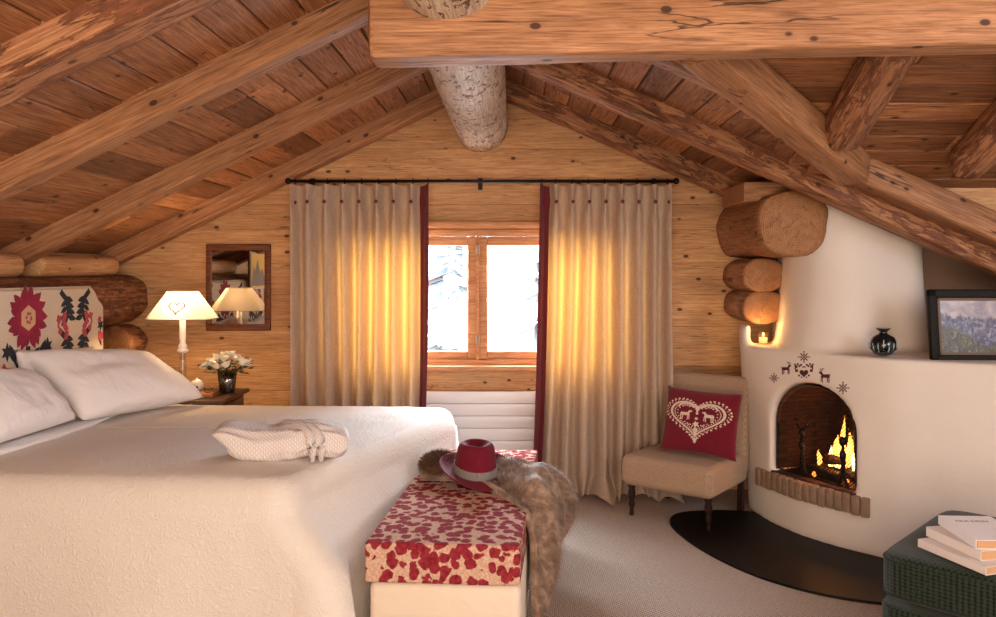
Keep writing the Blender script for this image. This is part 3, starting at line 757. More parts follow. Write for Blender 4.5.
# bedspread: one draped cloth
Lb, Wb, Tz = 1.93, 1.60, .70
def perim(s):                                  # s 0..1 : near side (head to foot), foot, far side
    r = .05; L1 = Lb-r; L2 = Wb-2*r; La = r*PI/2; T = 2*L1+L2+2*La; d = s*T
    if d < L1: return (-Lb+d, 0), (0, -1), 0
    d -= L1
    if d < La: a = d/r; return (-r+r*math.sin(a), r-r*math.cos(a)), (math.sin(a), -math.cos(a)), math.sin(2*a)
    d -= La
    if d < L2: return (0, r+d), (1, 0), 0
    d -= L2
    if d < La: a = d/r; return (-r+r*math.cos(a), Wb-r+r*math.sin(a)), (math.cos(a), math.sin(a)), math.sin(2*a)
    d -= La
    return (-r-d, Wb), (0, 1), 0
def spread(u, v):
    (px, py), (nx, ny), cor = perim(u)
    fx = max(0, min(1, (px+1.2)/1.2))**2; sh_top = (-.33*max(0, 1-py/Wb)**1.5+.07*py/Wb)*fx
    sx = -.75 if px > -.75 else px; sy = Wb/2       # spine
    if v < .45:
        t = v/.45; x = sx+(px-sx)*t; y = sy+(py-sy)*t; e = t
        x += sh_top*t; z = Tz+.012-.02*max(0, (t-.75)/.25)**2
        z += .010*noise.noise(Vector((x*2.3, y*2.3, 1)))+.005*noise.noise(Vector((x*7, y*7, 3)))
    else:
        t = (v-.45)/.55; R = .15 if ny < -.5 else .10+.05*max(0, -ny)/.5 if ny < 0 else .10; q = 0
        if t < .2:
            a = t/.2*PI/2; off = R*math.sin(a)*.6; z = Tz-.008-R*(1-math.cos(a))
            z += .006*noise.noise(Vector((px*2.3, py*2.3, 1)))*(1-t/.2)
        else:
            q = (t-.2)/.8; off = R*.6+.03*q*abs(cor)**.5+.035*q+(.09*q+.03)*max(0, cor)**2; z = Tz-.008-R-q*(Tz-R-.03)
            off += q*.022*math.sin(u*34+1.3)*(1-cor)+.008*noise.noise(Vector((px*4, py*4, z*3)))
        x = px+nx*off+sh_top*(.55+.45*(1-min(1, q/.42))); y = py+ny*off
    return bed(x, y, max(z, .015))
spo = tag(MB().grid(240, 70, spread).build('bedspread', QUILT, smooth=True, normals=False, mods=(('SOLIDIFY', {'thickness': .012, 'offset': -1}),)), 'cream quilted bedspread draped over the bed to the floor', 'bedspread')
# folded sheet edge under pillows
sf = MB().grid(8, 40, lambda u, v: bed(-1.80+.16*u+.05*math.sin(v*4)-.05*v, .03+1.54*v, Tz+.034+.012*math.sin(PI*u)+.006*noise.noise(Vector((u*3, v*9, 0)))))
sf.build('folded_sheet', COTTON, bedr, smooth=True, mods=(('SOLIDIFY', {'thickness': .012}),))
MB().tube([bed(-1.70+.27*t, t*1.46+.07, Tz+.018+.010*noise.noise(Vector(((-1.70+.27*t)*2.3, (t*1.46+.07)*2.3, 1)))) for t in [i/40 for i in range(41)]], .006, 8).build('fold_cord', QUILT, spo, smooth=True)

def pillow(name, A, B, C, D, th, material, label, cat, bulge=1.0, nseg=28, group=None, seed=0, p=.42, wr=.012, mods=()):
    """A,B bottom edge; C,D top edge (C above B)"""
    A, B, C, D = map(Vector, (A, B, C, D)); nrm = (B-A).cross(D-A).normalized()
    if nrm.dot(Vector((0, -1, 0))) < 0: nrm = -nrm
    mb = MB()
    def side(sg):
        def f(u, v):
            # pulled-in edges between the corners
            uu = u-.5; vv = v-.5
            e = 1-.05*(1-(2*vv)**2)*abs(2*uu)**3; e2 = 1-.06*(1-(2*uu)**2)*abs(2*vv)**3
            U = .5+uu*e; V = .5+vv*e2
            P = (A*(1-U)+B*U)*(1-V)+(D*(1-U)+C*U)*V
            m = (max(0, 1-abs(2*uu)**2.6)*max(0, 1-abs(2*vv)**2.6))**p
            w_ = wr*(noise.noise(Vector((u*4+seed, v*4, sg)))+.5*noise.noise(Vector((u*11+seed, v*7, sg))))*m
            return P+nrm*(sg*th/2*m*bulge+w_)
        return f
    mb.grid(nseg, nseg, side(1)); mb.grid(nseg, nseg, side(-1))
    bm = bmesh.new(); vv = [bm.verts.new(v) for v in mb.v]
    for f in mb.f: bm.faces.new([vv[i] for i in f])
    bmesh.ops.remove_doubles(bm, verts=bm.verts, dist=1e-5); bm.verts.index_update()
    mb2 = MB().add([v.co for v in bm.verts], [[v.index for v in f.verts] for f in bm.faces]); bm.free()
    o = mb2.build(name, material, smooth=True, mods=mods); tag(o, label, cat, group)
    return o, nrm
g = 'white pillows at the head of the bed'
pillow('pillow', (-2.45, 4.02, .74), (-2.42, 4.70, .74), (-2.485, 4.72, 1.07), (-2.50, 4.0, 1.12), .10, COTTON, 'white pillow propped upright behind the large pillow, against the headboard', 'pillow', seed=3, group=g)
pillow('pillow', (-2.17, 4.02, .765), (-1.84, 4.75, .765), (-2.19, 4.74, 1.03), (-2.52, 4.06, 1.10), .22, COTTON, 'large plump white pillow leaning back nearest the table lamp', 'pillow', seed=1, group=g, wr=.02)
pillow('pillow', (-2.20, 3.35, .78), (-2.19, 4.0, .775), (-2.44, 3.98, 1.02), (-2.46, 3.35, 1.08), .20, COTTON, 'white pillow at the left edge of the view, nearest the camera', 'pillow', seed=7, group=g, wr=.02)

# folded waffle robe on the bed
rb = empty('folded_robe', bed(-.35, .35, Tz), 'folded white waffle bathrobe lying on the bedspread', 'bathrobe')
def rp_(x, y, z):
    return bed(-.415+x*math.cos(.3)-y*math.sin(.3), .27+x*math.sin(.3)+y*math.cos(.3), max(Tz+.014, Tz+z))
def lobe(x0, x1, ry, rz, ribs, tip, seed):
    def f(u, v):
        a = 2*PI*v; c_, s_ = math.cos(a), math.sin(a)
        e = max(.03, 1-abs(2*u-1)**5)**.5
        y = ry*math.copysign(abs(c_)**.55, c_)*(.82+.18*e); z = rz*math.copysign(abs(s_)**.75, s_)*e
        z += ribs*.009*math.sin(c_*13+u*3+seed)*max(0, s_+.3)*e
        z += .012*noise.noise(Vector((u*3+seed, c_*1.5, s_)))+.008*math.sin(u*8+seed)*e
        y += .014*noise.noise(Vector((u*4, s_*2, seed)))
        x = x0+(x1-x0)*u
        if u < .35 and s_ > 0: q = (.35-u)/.35; z += tip*q*q; x -= tip*1.1*q*q
        return rp_(x, y, rz+.012+z)
    return MB().grid(44, 44, f)
lobe(-.225, .11, .115, .070, .7, .05, 1).build('robe_body', WAFFLE, rb, smooth=True)
lobe(-.03, .275, .108, .068, 1.1, 0, 4).build('folded_sleeve', WAFFLE, rb, smooth=True)
for k, xo in enumerate((.0, .036)):
    pts = []
    for i in range(21):
        a = PI*i/20; pts.append(rp_(xo+.045+.075*math.cos(a), -.122*math.cos(a), .0+.152*math.sin(a)**.42))
    MB().tube(pts, [.008]+[.021]*19+[.008], 10).build('belt', WAFFLE, rb, smooth=True)

# ------------------------------------------------------------------ BENCH
def ben(x, y, z): return Vector((-.575, 3.06, 0))+BR @ Vector((x, y, z))
bn = empty('bench', ben(.3, .8, 0), 'long upholstered bench at the foot of the bed, red spotted seat', 'bench')
def cush(y0, y1, nm):
    mb = MB()
    x0, x1, z0, z1 = 0, .595, .325, .478
    bm = bmesh.new(); bmesh.ops.create_cube(bm, size=1)
    for v in bm.verts: v.co = Vector(((v.co.x+.5)*(x1-x0)+x0, (v.co.y+.5)*(y1-y0)+y0, (v.co.z+.5)*(z1-z0)+z0))
    bmesh.ops.subdivide_edges(bm, edges=bm.edges, cuts=14, use_grid_fill=True)
    for v in bm.verts:
        c = v.co; u = (c.x-x0)/(x1-x0); t = (c.y-y0)/(y1-y0)
        if c.z > z1-.001: c.z += .012*math.sin(PI*u)*math.sin(PI*t)+.004*noise.noise(c*8)
        if abs(c.x-x0) < .001 or abs(c.x-x1) < .001 or abs(c.y-y0) < .001 or abs(c.y-y1) < .001: c.z += .004*noise.noise(c*6)
    bm.verts.index_update()
    mb.add([ben(*v.co) for v in bm.verts], [[v.index for v in f.verts] for f in bm.faces]); bm.free()
    return mb.build(nm, LEOPARD, bn, smooth='auto', mods=(('BEVEL', {'width': .014, 'segments': 3, 'limit_method': 'ANGLE'}),))
cush(.0, 1.62, 'seat_cushion')
MB().rbox(ben(.305, .81, .172), (.585, 1.60, .30), .03, BR).build('upholstered_base', CREAM, bn, smooth='auto')
# fur throw
def throw_pt(u, v):
    # u across the throw (0 near .. 1 far), v along: starts by the bed, crosses the bench, falls over its right side
    lump = .028*math.sin(u*10+v*7)+.016*math.sin(u*21+v*4+1)+.02*noise.noise(Vector((u*4, v*5, 2)))
    if v < .5:
        t = v/.5; x = .05+.54*t; z = .512+lump*.7
        y = (.86-.42*t**2.2)+(.36+.30*t)*u
        z += .045*math.sin(PI*u)*t-.03*(2*u-1)**6
    else:
        t = (v-.5)/.5; drop = (.40-.10*u)*t; a = min(1, t/.25)*PI/2
        x = .59+.05*math.sin(a)+(.02+.13*u**.8)*math.sin(PI*min(1, t*.9+.08))+lump*.9
        z = .525+lump*.8*(1-t)+.045*math.sin(PI*u)*(1-t)-.03*(2*u-1)**6-.035*(1-math.cos(a))-drop
        y = .44+.66*u-.16*t*(1-.3*u)+.03*t*math.sin(u*8)
    return ben(x, y, max(z, .02))
ft = empty('fur_throw', ben(.6, .9, .45), 'brown fur throw lying across the bench and hanging over its side', 'throw')
base = MB().grid(46, 60, throw_pt).build('fur_hide', FUR, ft, smooth=True, mods=(('SOLIDIFY', {'thickness': .03, 'offset': 0}),))
rn = random.Random(3); fm = MB()
for k in range(24000):
    u, v = rn.random(), rn.random()
    p = throw_pt(u, v); pu = throw_pt(min(1, u+.01), v)-p; pv = throw_pt(u, min(1, v+.01))-throw_pt(u, max(0, v-.01))
    nr = pu.cross(pv); 
    if nr.length < 1e-9: continue
    nr.normalize()
    if v < .5 and nr.z < 0: nr = -nr
    if v >= .5 and nr.x < 0 and nr.z < .3: nr = -nr
    d = (nr*.5+pv.normalized()*.7+Vector((rn.uniform(-.5, .5), rn.uniform(-.5, .5), rn.uniform(-.4, .2)))).normalized()
    s = d.cross(nr).normalized()*.0022; l = rn.uniform(.028, .05); b0 = p+nr*.006
    fm.add([b0-s, b0+s, b0+d*l], [(0, 1, 2)])
fh = fm.build('fur_hairs', FUR, ft, normals=False); fh['kind'] = 'stuff'
# rolled dark fur end by the bed
def clump(name, c, rad, parent, nh=1500, sc=(1, 1, .7), seed=1):
    r2 = random.Random(seed); m = MB()
    m.sphere(c, rad*.8, 14, 10, sc)
    for k in range(nh):
        d = Vector((r2.gauss(0, 1), r2.gauss(0, 1), r2.gauss(0, 1))).normalized(); q = Vector((d.x*sc[0], d.y*sc[1], d.z*sc[2]))*rad*.78+Vector(c)
        dd = (d+Vector((r2.uniform(-.5, .5), r2.uniform(-.5, .5), r2.uniform(-.5, .5)))).normalized()
        s = dd.orthogonal().normalized()*.0022; m.add([q-s, q+s, q+dd*.03], [(0, 1, 2)])
    return m.build(name, plain('dark_brown_fur', '#6f4b36', .9, bscale=30, bstr=.3, var=.5), parent, normals=False)
clump('rolled_fur_end', ben(.13, .94, .545), .095, ft, sc=(1.1, 1.2, .8))

# hat
hc = ben(.325, .84, .535)
hr = empty('felt_hat', hc, 'burgundy felt hat with grey ribbon resting on the fur throw', 'hat')
HR = Matrix.Rotation(.35, 3, 'Z') @ Matrix.Rotation(math.radians(9), 3, 'X')
def hp3(x, y, z): return hc+HR @ Vector((x, y, z))
def brim(u, v):
    a = 2*PI*u; r = .098+v*.078; c_, s_ = math.cos(a), math.sin(a)
    z = .034*v*v*abs(c_)**1.5-.016*v*max(0, -s_)+.02*v*max(0, s_)
    return hp3(r*c_, r*1.14*s_, z+.01)
MB().grid(72, 10, brim, closed_u=True).build('brim', FELT, hr, smooth=True, mods=(('SOLIDIFY', {'thickness': .005}),))
def crown(u, v):
    a = 2*PI*u; t = v; c_, s_ = math.cos(a), math.sin(a)
    if t < .6: q = t/.6; r = .105-.016*q; z = .115*q
    elif t < .8: q = (t-.6)/.2; r = .089-.012*q-.014*q*q; z = .115+.030*math.sin(q*PI/2)
    else: q = (t-.8)/.2; r = .063*(1-q); z = .145-.030*math.sin(q*PI/2)
    x = r*c_; y = r*1.18*s_
    side = 1-.42*max(0, min(1, (t-.15)/.65))*max(0, -s_)**1.6
    z += .012*max(0, -s_)*t-.012*max(0, s_)*t
    return hp3(x*side, y, z+.01)
MB().grid(72, 34, crown, closed_u=True).build('crown', FELT, hr, smooth=True)
def rbn(u, v):
    a = 2*PI*u; q = v*.34; t = q*.6; c_, s_ = math.cos(a), math.sin(a); r = .1075-.016*q
    side = 1-.42*max(0, min(1, (t-.15)/.65))*max(0, -s_)**1.6
    return hp3(r*c_*side, r*1.18*s_, .115*q+.012)
MB().grid(72, 6, rbn, closed_u=True).build('ribbon_band', RIBBON, hr, smooth=True, mods=(('SOLIDIFY', {'thickness': .002}),))
MB().rbox(hp3(.055, -.108, .034), (.034, .006, .038), .002, HR @ Matrix.Rotation(.5, 3, 'Z')).build('ribbon_bow', RIBBON, hr)

# ------------------------------------------------------------------ NIGHTSTAND AND WHAT STANDS ON IT
NZ = .745
ns = empty('nightstand', (-2.10, 4.98, 0), 'dark wooden nightstand between the bed and the mirror wall', 'nightstand')
MB().rbox((-2.12, 5.0, NZ-.012), (.76, .50, .024), .006).build('top', W_dark, ns, smooth='auto')
bd = MB().box((-2.12, 5.0, NZ-.10), (.69, .44, .15)); bd.build('apron', W_dark, ns)
MB().rbox((-1.77, 5.0, NZ-.10), (.014, .36, .11), .003).build('drawer', W_dark, ns, smooth='auto')
for x in (-2.44, -1.795):
    for y in (4.79, 5.21): MB().rbox((x, y, (NZ-.024)/2), (.045, .045, NZ-.024), .005).build('leg', W_dark, ns, smooth='auto')
MB().rbox((-2.12, 5.0, .18), (.66, .42, .02), .004).build('shelf', W_dark, ns)
# lamp
LX, LY = -2.085, 5.02
lp = empty('table_lamp', (LX, LY, NZ), 'lit white table lamp with a square heart shade on the nightstand', 'lamp')
MB().rbox((LX, LY, NZ+.012), (.11, .11, .022), .006).lathe([(.045, 0), (.035, .012), (.02, .02)], (LX, LY, NZ+.023)).build('base', WHITE_PAINT, lp, smooth='auto')
MB().lathe([(.021, 0), (.021, .16), (.018, .23)], (LX, LY, NZ+.035), 20).build('glass_stem', CLEAR, lp, smooth=True)
MB().tube([(LX, LY, NZ+.03), (LX, LY, NZ+.27)], .004).lathe([(.019, 0), (.034, .012), (.034, .02), (.022, .03), (.028, .04), (.020, .055), (.016, .07), (.020, .10), (.019, .20), (.015, .215), (.012, .26)], (LX, LY, NZ+.255), 20).build('candlestick', WHITE_PAINT, lp, smooth=True)
def shade_mat():
    m, nt, b = mat('lamp_shade_fabric'); b.inputs['Base Color'].default_value = lin('#efe6d8'); b.inputs['Roughness'].default_value = .9
    t = nt.nodes.new('ShaderNodeBsdfTranslucent'); t.inputs[0].default_value = (1, .93, .80, 1)
    x = nt.nodes.new('ShaderNodeMixShader'); x.inputs[0].default_value = .2
    nt.links.new(b.outputs[0], x.inputs[1]); nt.links.new(t.outputs[0], x.inputs[2]); nt.links.new(x.outputs[0], nt.nodes['Material Output'].inputs[0]); return m
SHADE = shade_mat()
sh = MB(); sz0, sz1 = 1.215, 1.385
rb_, rt_ = .195, .085
def sq(u):                                    # rounded square outline
    a = 2*PI*u+PI/4; p = 9; c, s = math.cos(a), math.sin(a); r = 1/((abs(c)**p+abs(s)**p)**(1/p)); return c*r, s*r
sh.grid(64, 8, lambda u, v: (LX+sq(u)[0]*(rb_+(rt_-rb_)*v), LY+sq(u)[1]*(rb_*.62+(rt_*.62-rb_*.62)*v), sz0+(sz1-sz0)*v), closed_u=True)
so = sh.build('lamp_shade', SHADE, lp, smooth='auto', normals=False)
TRIM = plain('grey_trim', '#9a9086', .8)
tr = MB()
for z, r in ((sz0, rb_), (sz1, rt_)): tr.tube([(LX+sq(k/64)[0]*r, LY+sq(k/64)[1]*r*.62, z) for k in range(65)], .0022, 6)
tr.build('shade_trim', TRIM, so)
hm = MB()
for k in range(34):
    a = 2*PI*k/34; hx = 16*math.sin(a)**3/16; hz = (13*math.cos(a)-5*math.cos(2*a)-2*math.cos(3*a)-math.cos(4*a))/16
    z = 1.29+hz*.038; f = (z-sz0)/(sz1-sz0); yy = LY-(rb_*.62+(rt_*.62-rb_*.62)*f)-.002
    hm.sphere((LX+hx*.048, yy, z), .0055+.0015*(k % 2), 6, 4, (1, .3, 1))
hm.build('heart_motif', TRIM, so)
point('lamp_bulb', (LX, LY, 1.30), 11.0, (1, .66, .33), .03)
# mirror with wooden frame
mx0, mx1, mz0, mz1 = -2.135, -1.69, 1.10, 1.70
mr = empty('wall_mirror', ((mx0+mx1)/2, WALLY, mz0), 'rectangular mirror in a reddish wooden frame on the board wall', 'mirror')
t = .045; mf = MB()
bar(mf, mx0, mx1, mz1-t, mz1, WALLY-.032, WALLY-.002); bar(mf, mx0, mx1, mz0, mz0+t, WALLY-.032, WALLY-.002)
bar(mf, mx0, mx0+t*.75, mz0, mz1, WALLY-.031, WALLY-.002); bar(mf, mx1-t*.9, mx1, mz0, mz1, WALLY-.031, WALLY-.002)
mf.build('mirror_frame', W_frame, mr, smooth='auto')
MB().box(((mx0+mx1)/2, WALLY-.013, (mz0+mz1)/2), (mx1-mx0-.03, .004, mz1-mz0-.03)).build('mirror_glass', MIRROR, mr)
# yellow mountain picture on the left wall (shows in the mirror)
pc = empty('framed_picture', (-2.47, 3.4, 1.34), 'small yellow mountain picture, visible only in the mirror', 'picture')
MB().rbox((-2.475, 3.4, 1.515), (.02, .46, .36), .004).build('picture_frame', W_dark, pc)
MB().box((-2.463, 3.4, 1.515), (.006, .42, .32)).build('picture_sheet', plain('yellow_paper', '#e0ad3c', .7), pc)
decal('mountain_shape', [[(3.2, 1.37), (3.22, 1.46), (3.30, 1.54), (3.34, 1.48), (3.42, 1.62), (3.5, 1.5), (3.54, 1.55), (3.6, 1.37)]], plain('mountain_ink', '#8a7a70', .8), pc, lambda x, y, z: (-2.4595+z, x, y))
# bowl-like small white pot, tray and reading glasses
PORC = plain('white_porcelain', '#efeae2', .25)
cp = empty('white_pot', (-1.98, 4.98, NZ+.022), 'small round white pot beside the lamp on the nightstand', 'pot')
MB().lathe([(.02, 0), (.035, .012), (.041, .03), (.038, .048), (.028, .062), (.010, .07), (.004, .07)], (-1.98, 4.98, NZ+.024), 24).build('pot_body', PORC, cp, smooth=True)
MB().sphere((-1.98, 4.98, NZ+.098), .007).build('lid_knob', PORC, cp, smooth=True)
MB().tube([(-1.965, 4.942, NZ+.052), (-1.962, 4.938, NZ+.052)], .006).build('pot_mark', IRON, cp)
tag(MB().rbox((-1.95, 4.92, NZ+.012), (.22, .16, .022), .004, Matrix.Rotation(.1, 3, 'Z')).build('wooden_tray', wood('tray_wood', '#b57a4a', '#9c6238', '#6f4022', knots=False)), 'flat wooden box under the white pot on the nightstand', 'tray')
eg = MB()
for x in (-1.885, -1.835):
    eg.tube([(x+.022*math.cos(a), 4.905, NZ+.045+.02*math.sin(a)) for a in [2*PI*i/16 for i in range(17)]], .0022, 6)
eg.tube([(-1.86, 4.905, NZ+.05), (-1.855, 4.905, NZ+.052)], .002); eg.tube([(-1.907, 4.905, NZ+.05), (-1.90, 4.98, NZ+.03)], .0018)
tag(eg.build('reading_glasses', plain('tortoise_frame', '#4a2a18', .3)), 'folded dark-rimmed reading glasses on the flat wooden box', 'glasses')
# vase of roses
VX, VY = -1.82, 5.06
vr = empty('glass_vase', (VX, VY, NZ), 'dark glass vase of white roses on the nightstand', 'vase')
MB().lathe([(.042, 0), (.046, .01), (.052, .06), (.060, .135), (.058, .135), (.049, .06), (.043, .012)], (VX, VY, NZ), 28).build('vase_body', VASEGLASS, vr, smooth=True)
MB().lathe([(.04, .008), (.046, .06), (.050, .09)], (VX, VY, NZ), 24).build('water', plain('dark_water', '#2a2c22', .1), vr, smooth=True)
LEAF = plain('rose_leaf', '#2f3d22', .5, bscale=60, bstr=.2, var=.3)
STEM = plain('rose_stem', '#3c4a28', .6)
rn = random.Random(11)
fl = MB()
for k in range(70):
    a = rn.random()*2*PI; r = rn.uniform(.02, .13); z = NZ+.15+rn.uniform(-.02, .05)
    c = Vector((VX+r*math.cos(a), VY+r*.8*math.sin(a), z)); d = Vector((math.cos(a), math.sin(a), rn.uniform(-.4, .6))).normalized(); s = d.cross(Vector((0, 0, 1))).normalized()*.016
    l = .05; fl.add([c, c+d*l*.5+s, c+d*l, c+d*l*.5-s, c+d*l*.5+Vector((0, 0, .006))], [(0, 1, 4), (1, 2, 4), (2, 3, 4), (3, 0, 4)])
tag(fl.build('rose_foliage', LEAF, normals=False), 'dark green leaves around the white roses in the vase', 'leaves', kind='stuff')
PETAL = plain('rose_petal', '#ece2cf', .6, sheen=.2)
def rose_mesh():
    m = MB(); m.sphere((0, 0, 0), .016, 10, 8, (1, 1, 1.1))
    for ring, (r, n_, tilt, sz) in enumerate(((.012, 3, .15, .016), (.018, 5, .35, .019), (.023, 6, .7, .021))):
        for k in range(n_):
            a0 = 2*PI*k/n_+ring*.5
            def f(u, v, a0=a0, r=r, tilt=tilt, sz=sz, n_=n_):
                a = a0+(u-.5)*2*PI/n_*1.35; rr = r*(.45+.55*math.sin(v*PI/2))+tilt*.012*v**2
                return (rr*math.cos(a), rr*math.sin(a), -sz*.8+sz*1.7*v*(1-.25*(2*u-1)**2))
            m.grid(6, 5, f)
    return m
rose0 = None
for k, (dx, dy, dz) in enumerate(((-.135, -.02, .18), (-.105, .04, .20), (-.085, -.05, .205), (-.055, .0, .235), (-.03, -.07, .185), (-.02, .05, .245), (.005, -.04, .23), (.03, .02, .25), (.035, -.075, .195), (.07, .0, .225), (.085, .05, .215), (.125, -.02, .20), (.15, .03, .19), (-.06, .07, .21))):
    if rose0 is None:
        rose0 = rose_mesh().build('rose', PETAL, smooth=True, normals=False); o = rose0
        rose0_stem = None
    else: o = rose0.copy(); COL.objects.link(o)
    o.location = (VX-.012+dx*.92, VY+dy, NZ+dz-.01); o.rotation_euler = (-dy*4, dx*5, k*1.3)
    tag(o, 'white rose in the glass vase on the nightstand', 'rose', 'white roses in the glass vase')
sm = MB()
for k, (dx, dy, dz) in enumerate(((-.135, -.02, .17), (-.105, .04, .19), (-.055, .0, .22), (-.03, -.07, .17), (-.02, .05, .235), (.005, -.04, .22), (.03, .02, .24), (.035, -.075, .18), (.07, .0, .21), (.085, .05, .2), (.125, -.02, .19), (.15, .03, .18))):
    sm.tube([(VX+dx*.12, VY+dy*.12, NZ+.02), (VX+dx*.25, VY+dy*.25, NZ+.13), (VX+dx, VY+dy, NZ+dz)], .0025, 5)
tag(sm.build('rose_stems', STEM), 'green stems of the white roses inside the vase', 'stems', kind='stuff')

# ------------------------------------------------------------------ FIREPLACE
def evaluated(o):
    dg = bpy.context.evaluated_depsgraph_get(); dg.update()
    return bpy.data.meshes.new_from_object(o.evaluated_get(dg))
fpr = empty('fireplace', (2.1, 4.8, 0), 'rounded white plaster fireplace with an arched lit firebox', 'fireplace')
def spline(pts, n=8, closed=False):
    out = []; P = [Vector((*p, 0)) for p in pts]; m = len(P)
    for i in range(m-1):
        p0 = P[max(0, i-1)]; p1 = P[i]; p2 = P[i+1]; p3 = P[min(m-1, i+2)]
        for k in range(n):
            t = k/n; q = .5*((2*p1)+(-p0+p2)*t+(2*p0-5*p1+4*p2-p3)*t*t+(-p0+3*p1-3*p2+p3)*t**3); out.append((q.x, q.y))
    out.append((P[-1].x, P[-1].y)); return out
def blend(pa, pb, t): return [(a[0]+(b[0]-a[0])*t, a[1]+(b[1]-a[1])*t) for a, b in zip(pa, pb)]
base_pl = spline([(1.49, 5.13), (1.49, 5.02), (1.52, 4.82), (1.61, 4.58), (1.71, 4.42), (1.82, 4.29), (1.92, 4.195), (1.99, 4.14), (2.12, 4.065), (2.4, 3.91), (3.0, 3.60)])+[(3.6, 3.3), (3.6, 5.16)]
top_pl = spline([(1.43, 5.13), (1.435, 5.05), (1.50, 4.86), (1.62, 4.63), (1.73, 4.46), (1.83, 4.32), (1.93, 4.215), (2.00, 4.155), (2.13, 4.08), (2.4, 3.93), (3.0, 3.62)])+[(3.6, 3.32), (3.6, 5.16)]
def loft(mb, layers, zs):
    n = len(layers[0]); vs_ = []; fs_ = []
    for pl, z in zip(layers, zs): vs_ += [(x, y, z) for x, y in pl]
    for i in range(len(zs)-1):
        for k in range(n): k2 = (k+1) % n; fs_.append((i*n+k, i*n+k2, (i+1)*n+k2, (i+1)*n+k))
    fs_.append(tuple(range(n-1, -1, -1))); fs_.append(tuple((len(zs)-1)*n+k for k in range(n)))
    return mb.add(vs_, fs_)
def to_obj(mb, nm): return mb.build(nm, PLASTER)
body = to_obj(loft(MB(), [blend(base_pl, top_pl, t) for t in (0, .3, .7, 1)], [0.0, .4, .8, 1.055]), 'fp_a')
ch0 = spline([(1.66, 5.14), (1.62, 4.97), (1.60, 4.78), (1.66, 4.60), (1.80, 4.47), (1.98, 4.47), (2.16, 4.52), (2.32, 4.56), (2.42, 4.67), (2.44, 4.85), (2.44, 5.14)])
ch1 = spline([(1.70, 5.14), (1.69, 4.99), (1.69, 4.84), (1.76, 4.68), (1.88, 4.60), (2.02, 4.59), (2.17, 4.61), (2.31, 4.63), (2.40, 4.71), (2.425, 4.85), (2.43, 5.14)])
def ch_layer(t): return blend(ch0, ch1, t)
chm = loft(MB(), [blend(ch0, ch1, -.25), ch0, ch_layer(.35), ch_layer(.75), ch_layer(1), ch_layer(1.0)], [.98, 1.06, 1.18, 1.40, 1.6, 2.1])
chimney = to_obj(chm, 'fp_b')
rim = to_obj(MB().box((1.455, 5.08, 1.10), (.05, .14, .15)), 'fp_c')
# arch-shaped cavity
Cc = Vector((1.715, 4.56, 0)); Tt = Vector((.477, -.879, 0)).normalized(); Nn = Vector((-.879, -.477, 0)).normalized()
def arch_pts(hw, z0, zs, zt, n=20, c=0.0):
    return [(c-hw, z0)]+[(c-hw*math.cos(PI*k/n), zs+(zt-zs)*math.sin(PI*k/n)**.85) for k in range(n+1)]+[(c+hw, z0)]
def amap(t, z, d): return tuple(Cc+Tt*t+Nn*d+Vector((0, 0, z)))
cav = MB().prism(arch_pts(.285, .315, .60, .875, c=-.005), -.42, .45, amap)
cut = to_obj(cav, 'fp_cut')
# cut the chimney by the roof: planes under the boards
def boolean(o, other, op):
    md = o.modifiers.new('b', 'BOOLEAN'); md.object = other; md.operation = op; md.solver = 'EXACT'
boolean(body, chimney, 'UNION'); boolean(body, rim, 'UNION')
roofcut = to_obj(MB().add([(0, 3, RZ(0)+.13), (4, 3, RZ(4)+.13), (4, 6, RZ(4)+.13), (0, 6, RZ(0)+.13), (0, 3, 4), (4, 3, 4), (4, 6, 4), (0, 6, 4)], [(0,1,2,3),(4,5,6,7),(0,1,5,4),(1,2,6,5),(2,3,7,6),(3,0,4,7)]), 'fp_roof')
boolean(body, roofcut, 'DIFFERENCE'); boolean(body, cut, 'DIFFERENCE')
md = body.modifiers.new('r', 'REMESH'); md.mode = 'VOXEL'; md.voxel_size = .017; md.use_smooth_shade = True
md = body.modifiers.new('s', 'SMOOTH'); md.factor = .5; md.iterations = 14
fm_ = evaluated(body)
for o in (body, chimney, rim, cut, roofcut): bpy.data.objects.remove(o)
fm_.polygons.foreach_set('use_smooth', [True]*len(fm_.polygons))
fm_.materials.clear(); fm_.materials.append(PLASTER)
fbody = bpy.data.objects.new('plaster_body', fm_); COL.objects.link(fbody); fbody.parent = fpr; fbody.matrix_parent_inverse = fpr.matrix_basis.inverted()
bvh = BVHTree.FromPolygons([v.co.copy() for v in fm_.vertices], [tuple(p.vertices) for p in fm_.polygons])
def on_face(px, py):                           # point of the curved plaster front seen in that direction
    d = Vector(((px-515)/800, 1, -(py-270)/800)); h = bvh.ray_cast(Vector((0, 0, EYE)), d)
    return (h[0], h[1]) if h[0] else (None, None)
# firebox lining
fb = MB()
ap = arch_pts(.277, .318, .60, .863)
def lining(u, v):
    k = u*(len(ap)-1); i = min(int(k), len(ap)-2); f = k-i; tt = ap[i][0]*(1-f)+ap[i+1][0]*f; zz = ap[i][1]*(1-f)+ap[i+1][1]*f
    s = 1-.18*v*v; return amap(tt*s, .318+(zz-.318)*(1-.1*v*v), .02-.40*v)
fb.grid(60, 10, lining)
fb.prism([(x*.82, .318+(z-.318)*.9) for x, z in ap], -.385, -.375, amap)
fb.prism([(-.29, .300), (.29, .300), (.29, .322), (-.29, .322)], -.38, .05, amap)
FB_M = Matrix.Translation(Cc) @ Matrix((Tt, Vector((0, 0, 1)), Nn)).transposed().to_4x4()
inv = FB_M.inverted(); fb.v = [tuple(inv @ Vector(v)) for v in fb.v]
fb.build('firebox', FIREBRICK, fpr, smooth='auto', normals=False, matrix=FB_M)
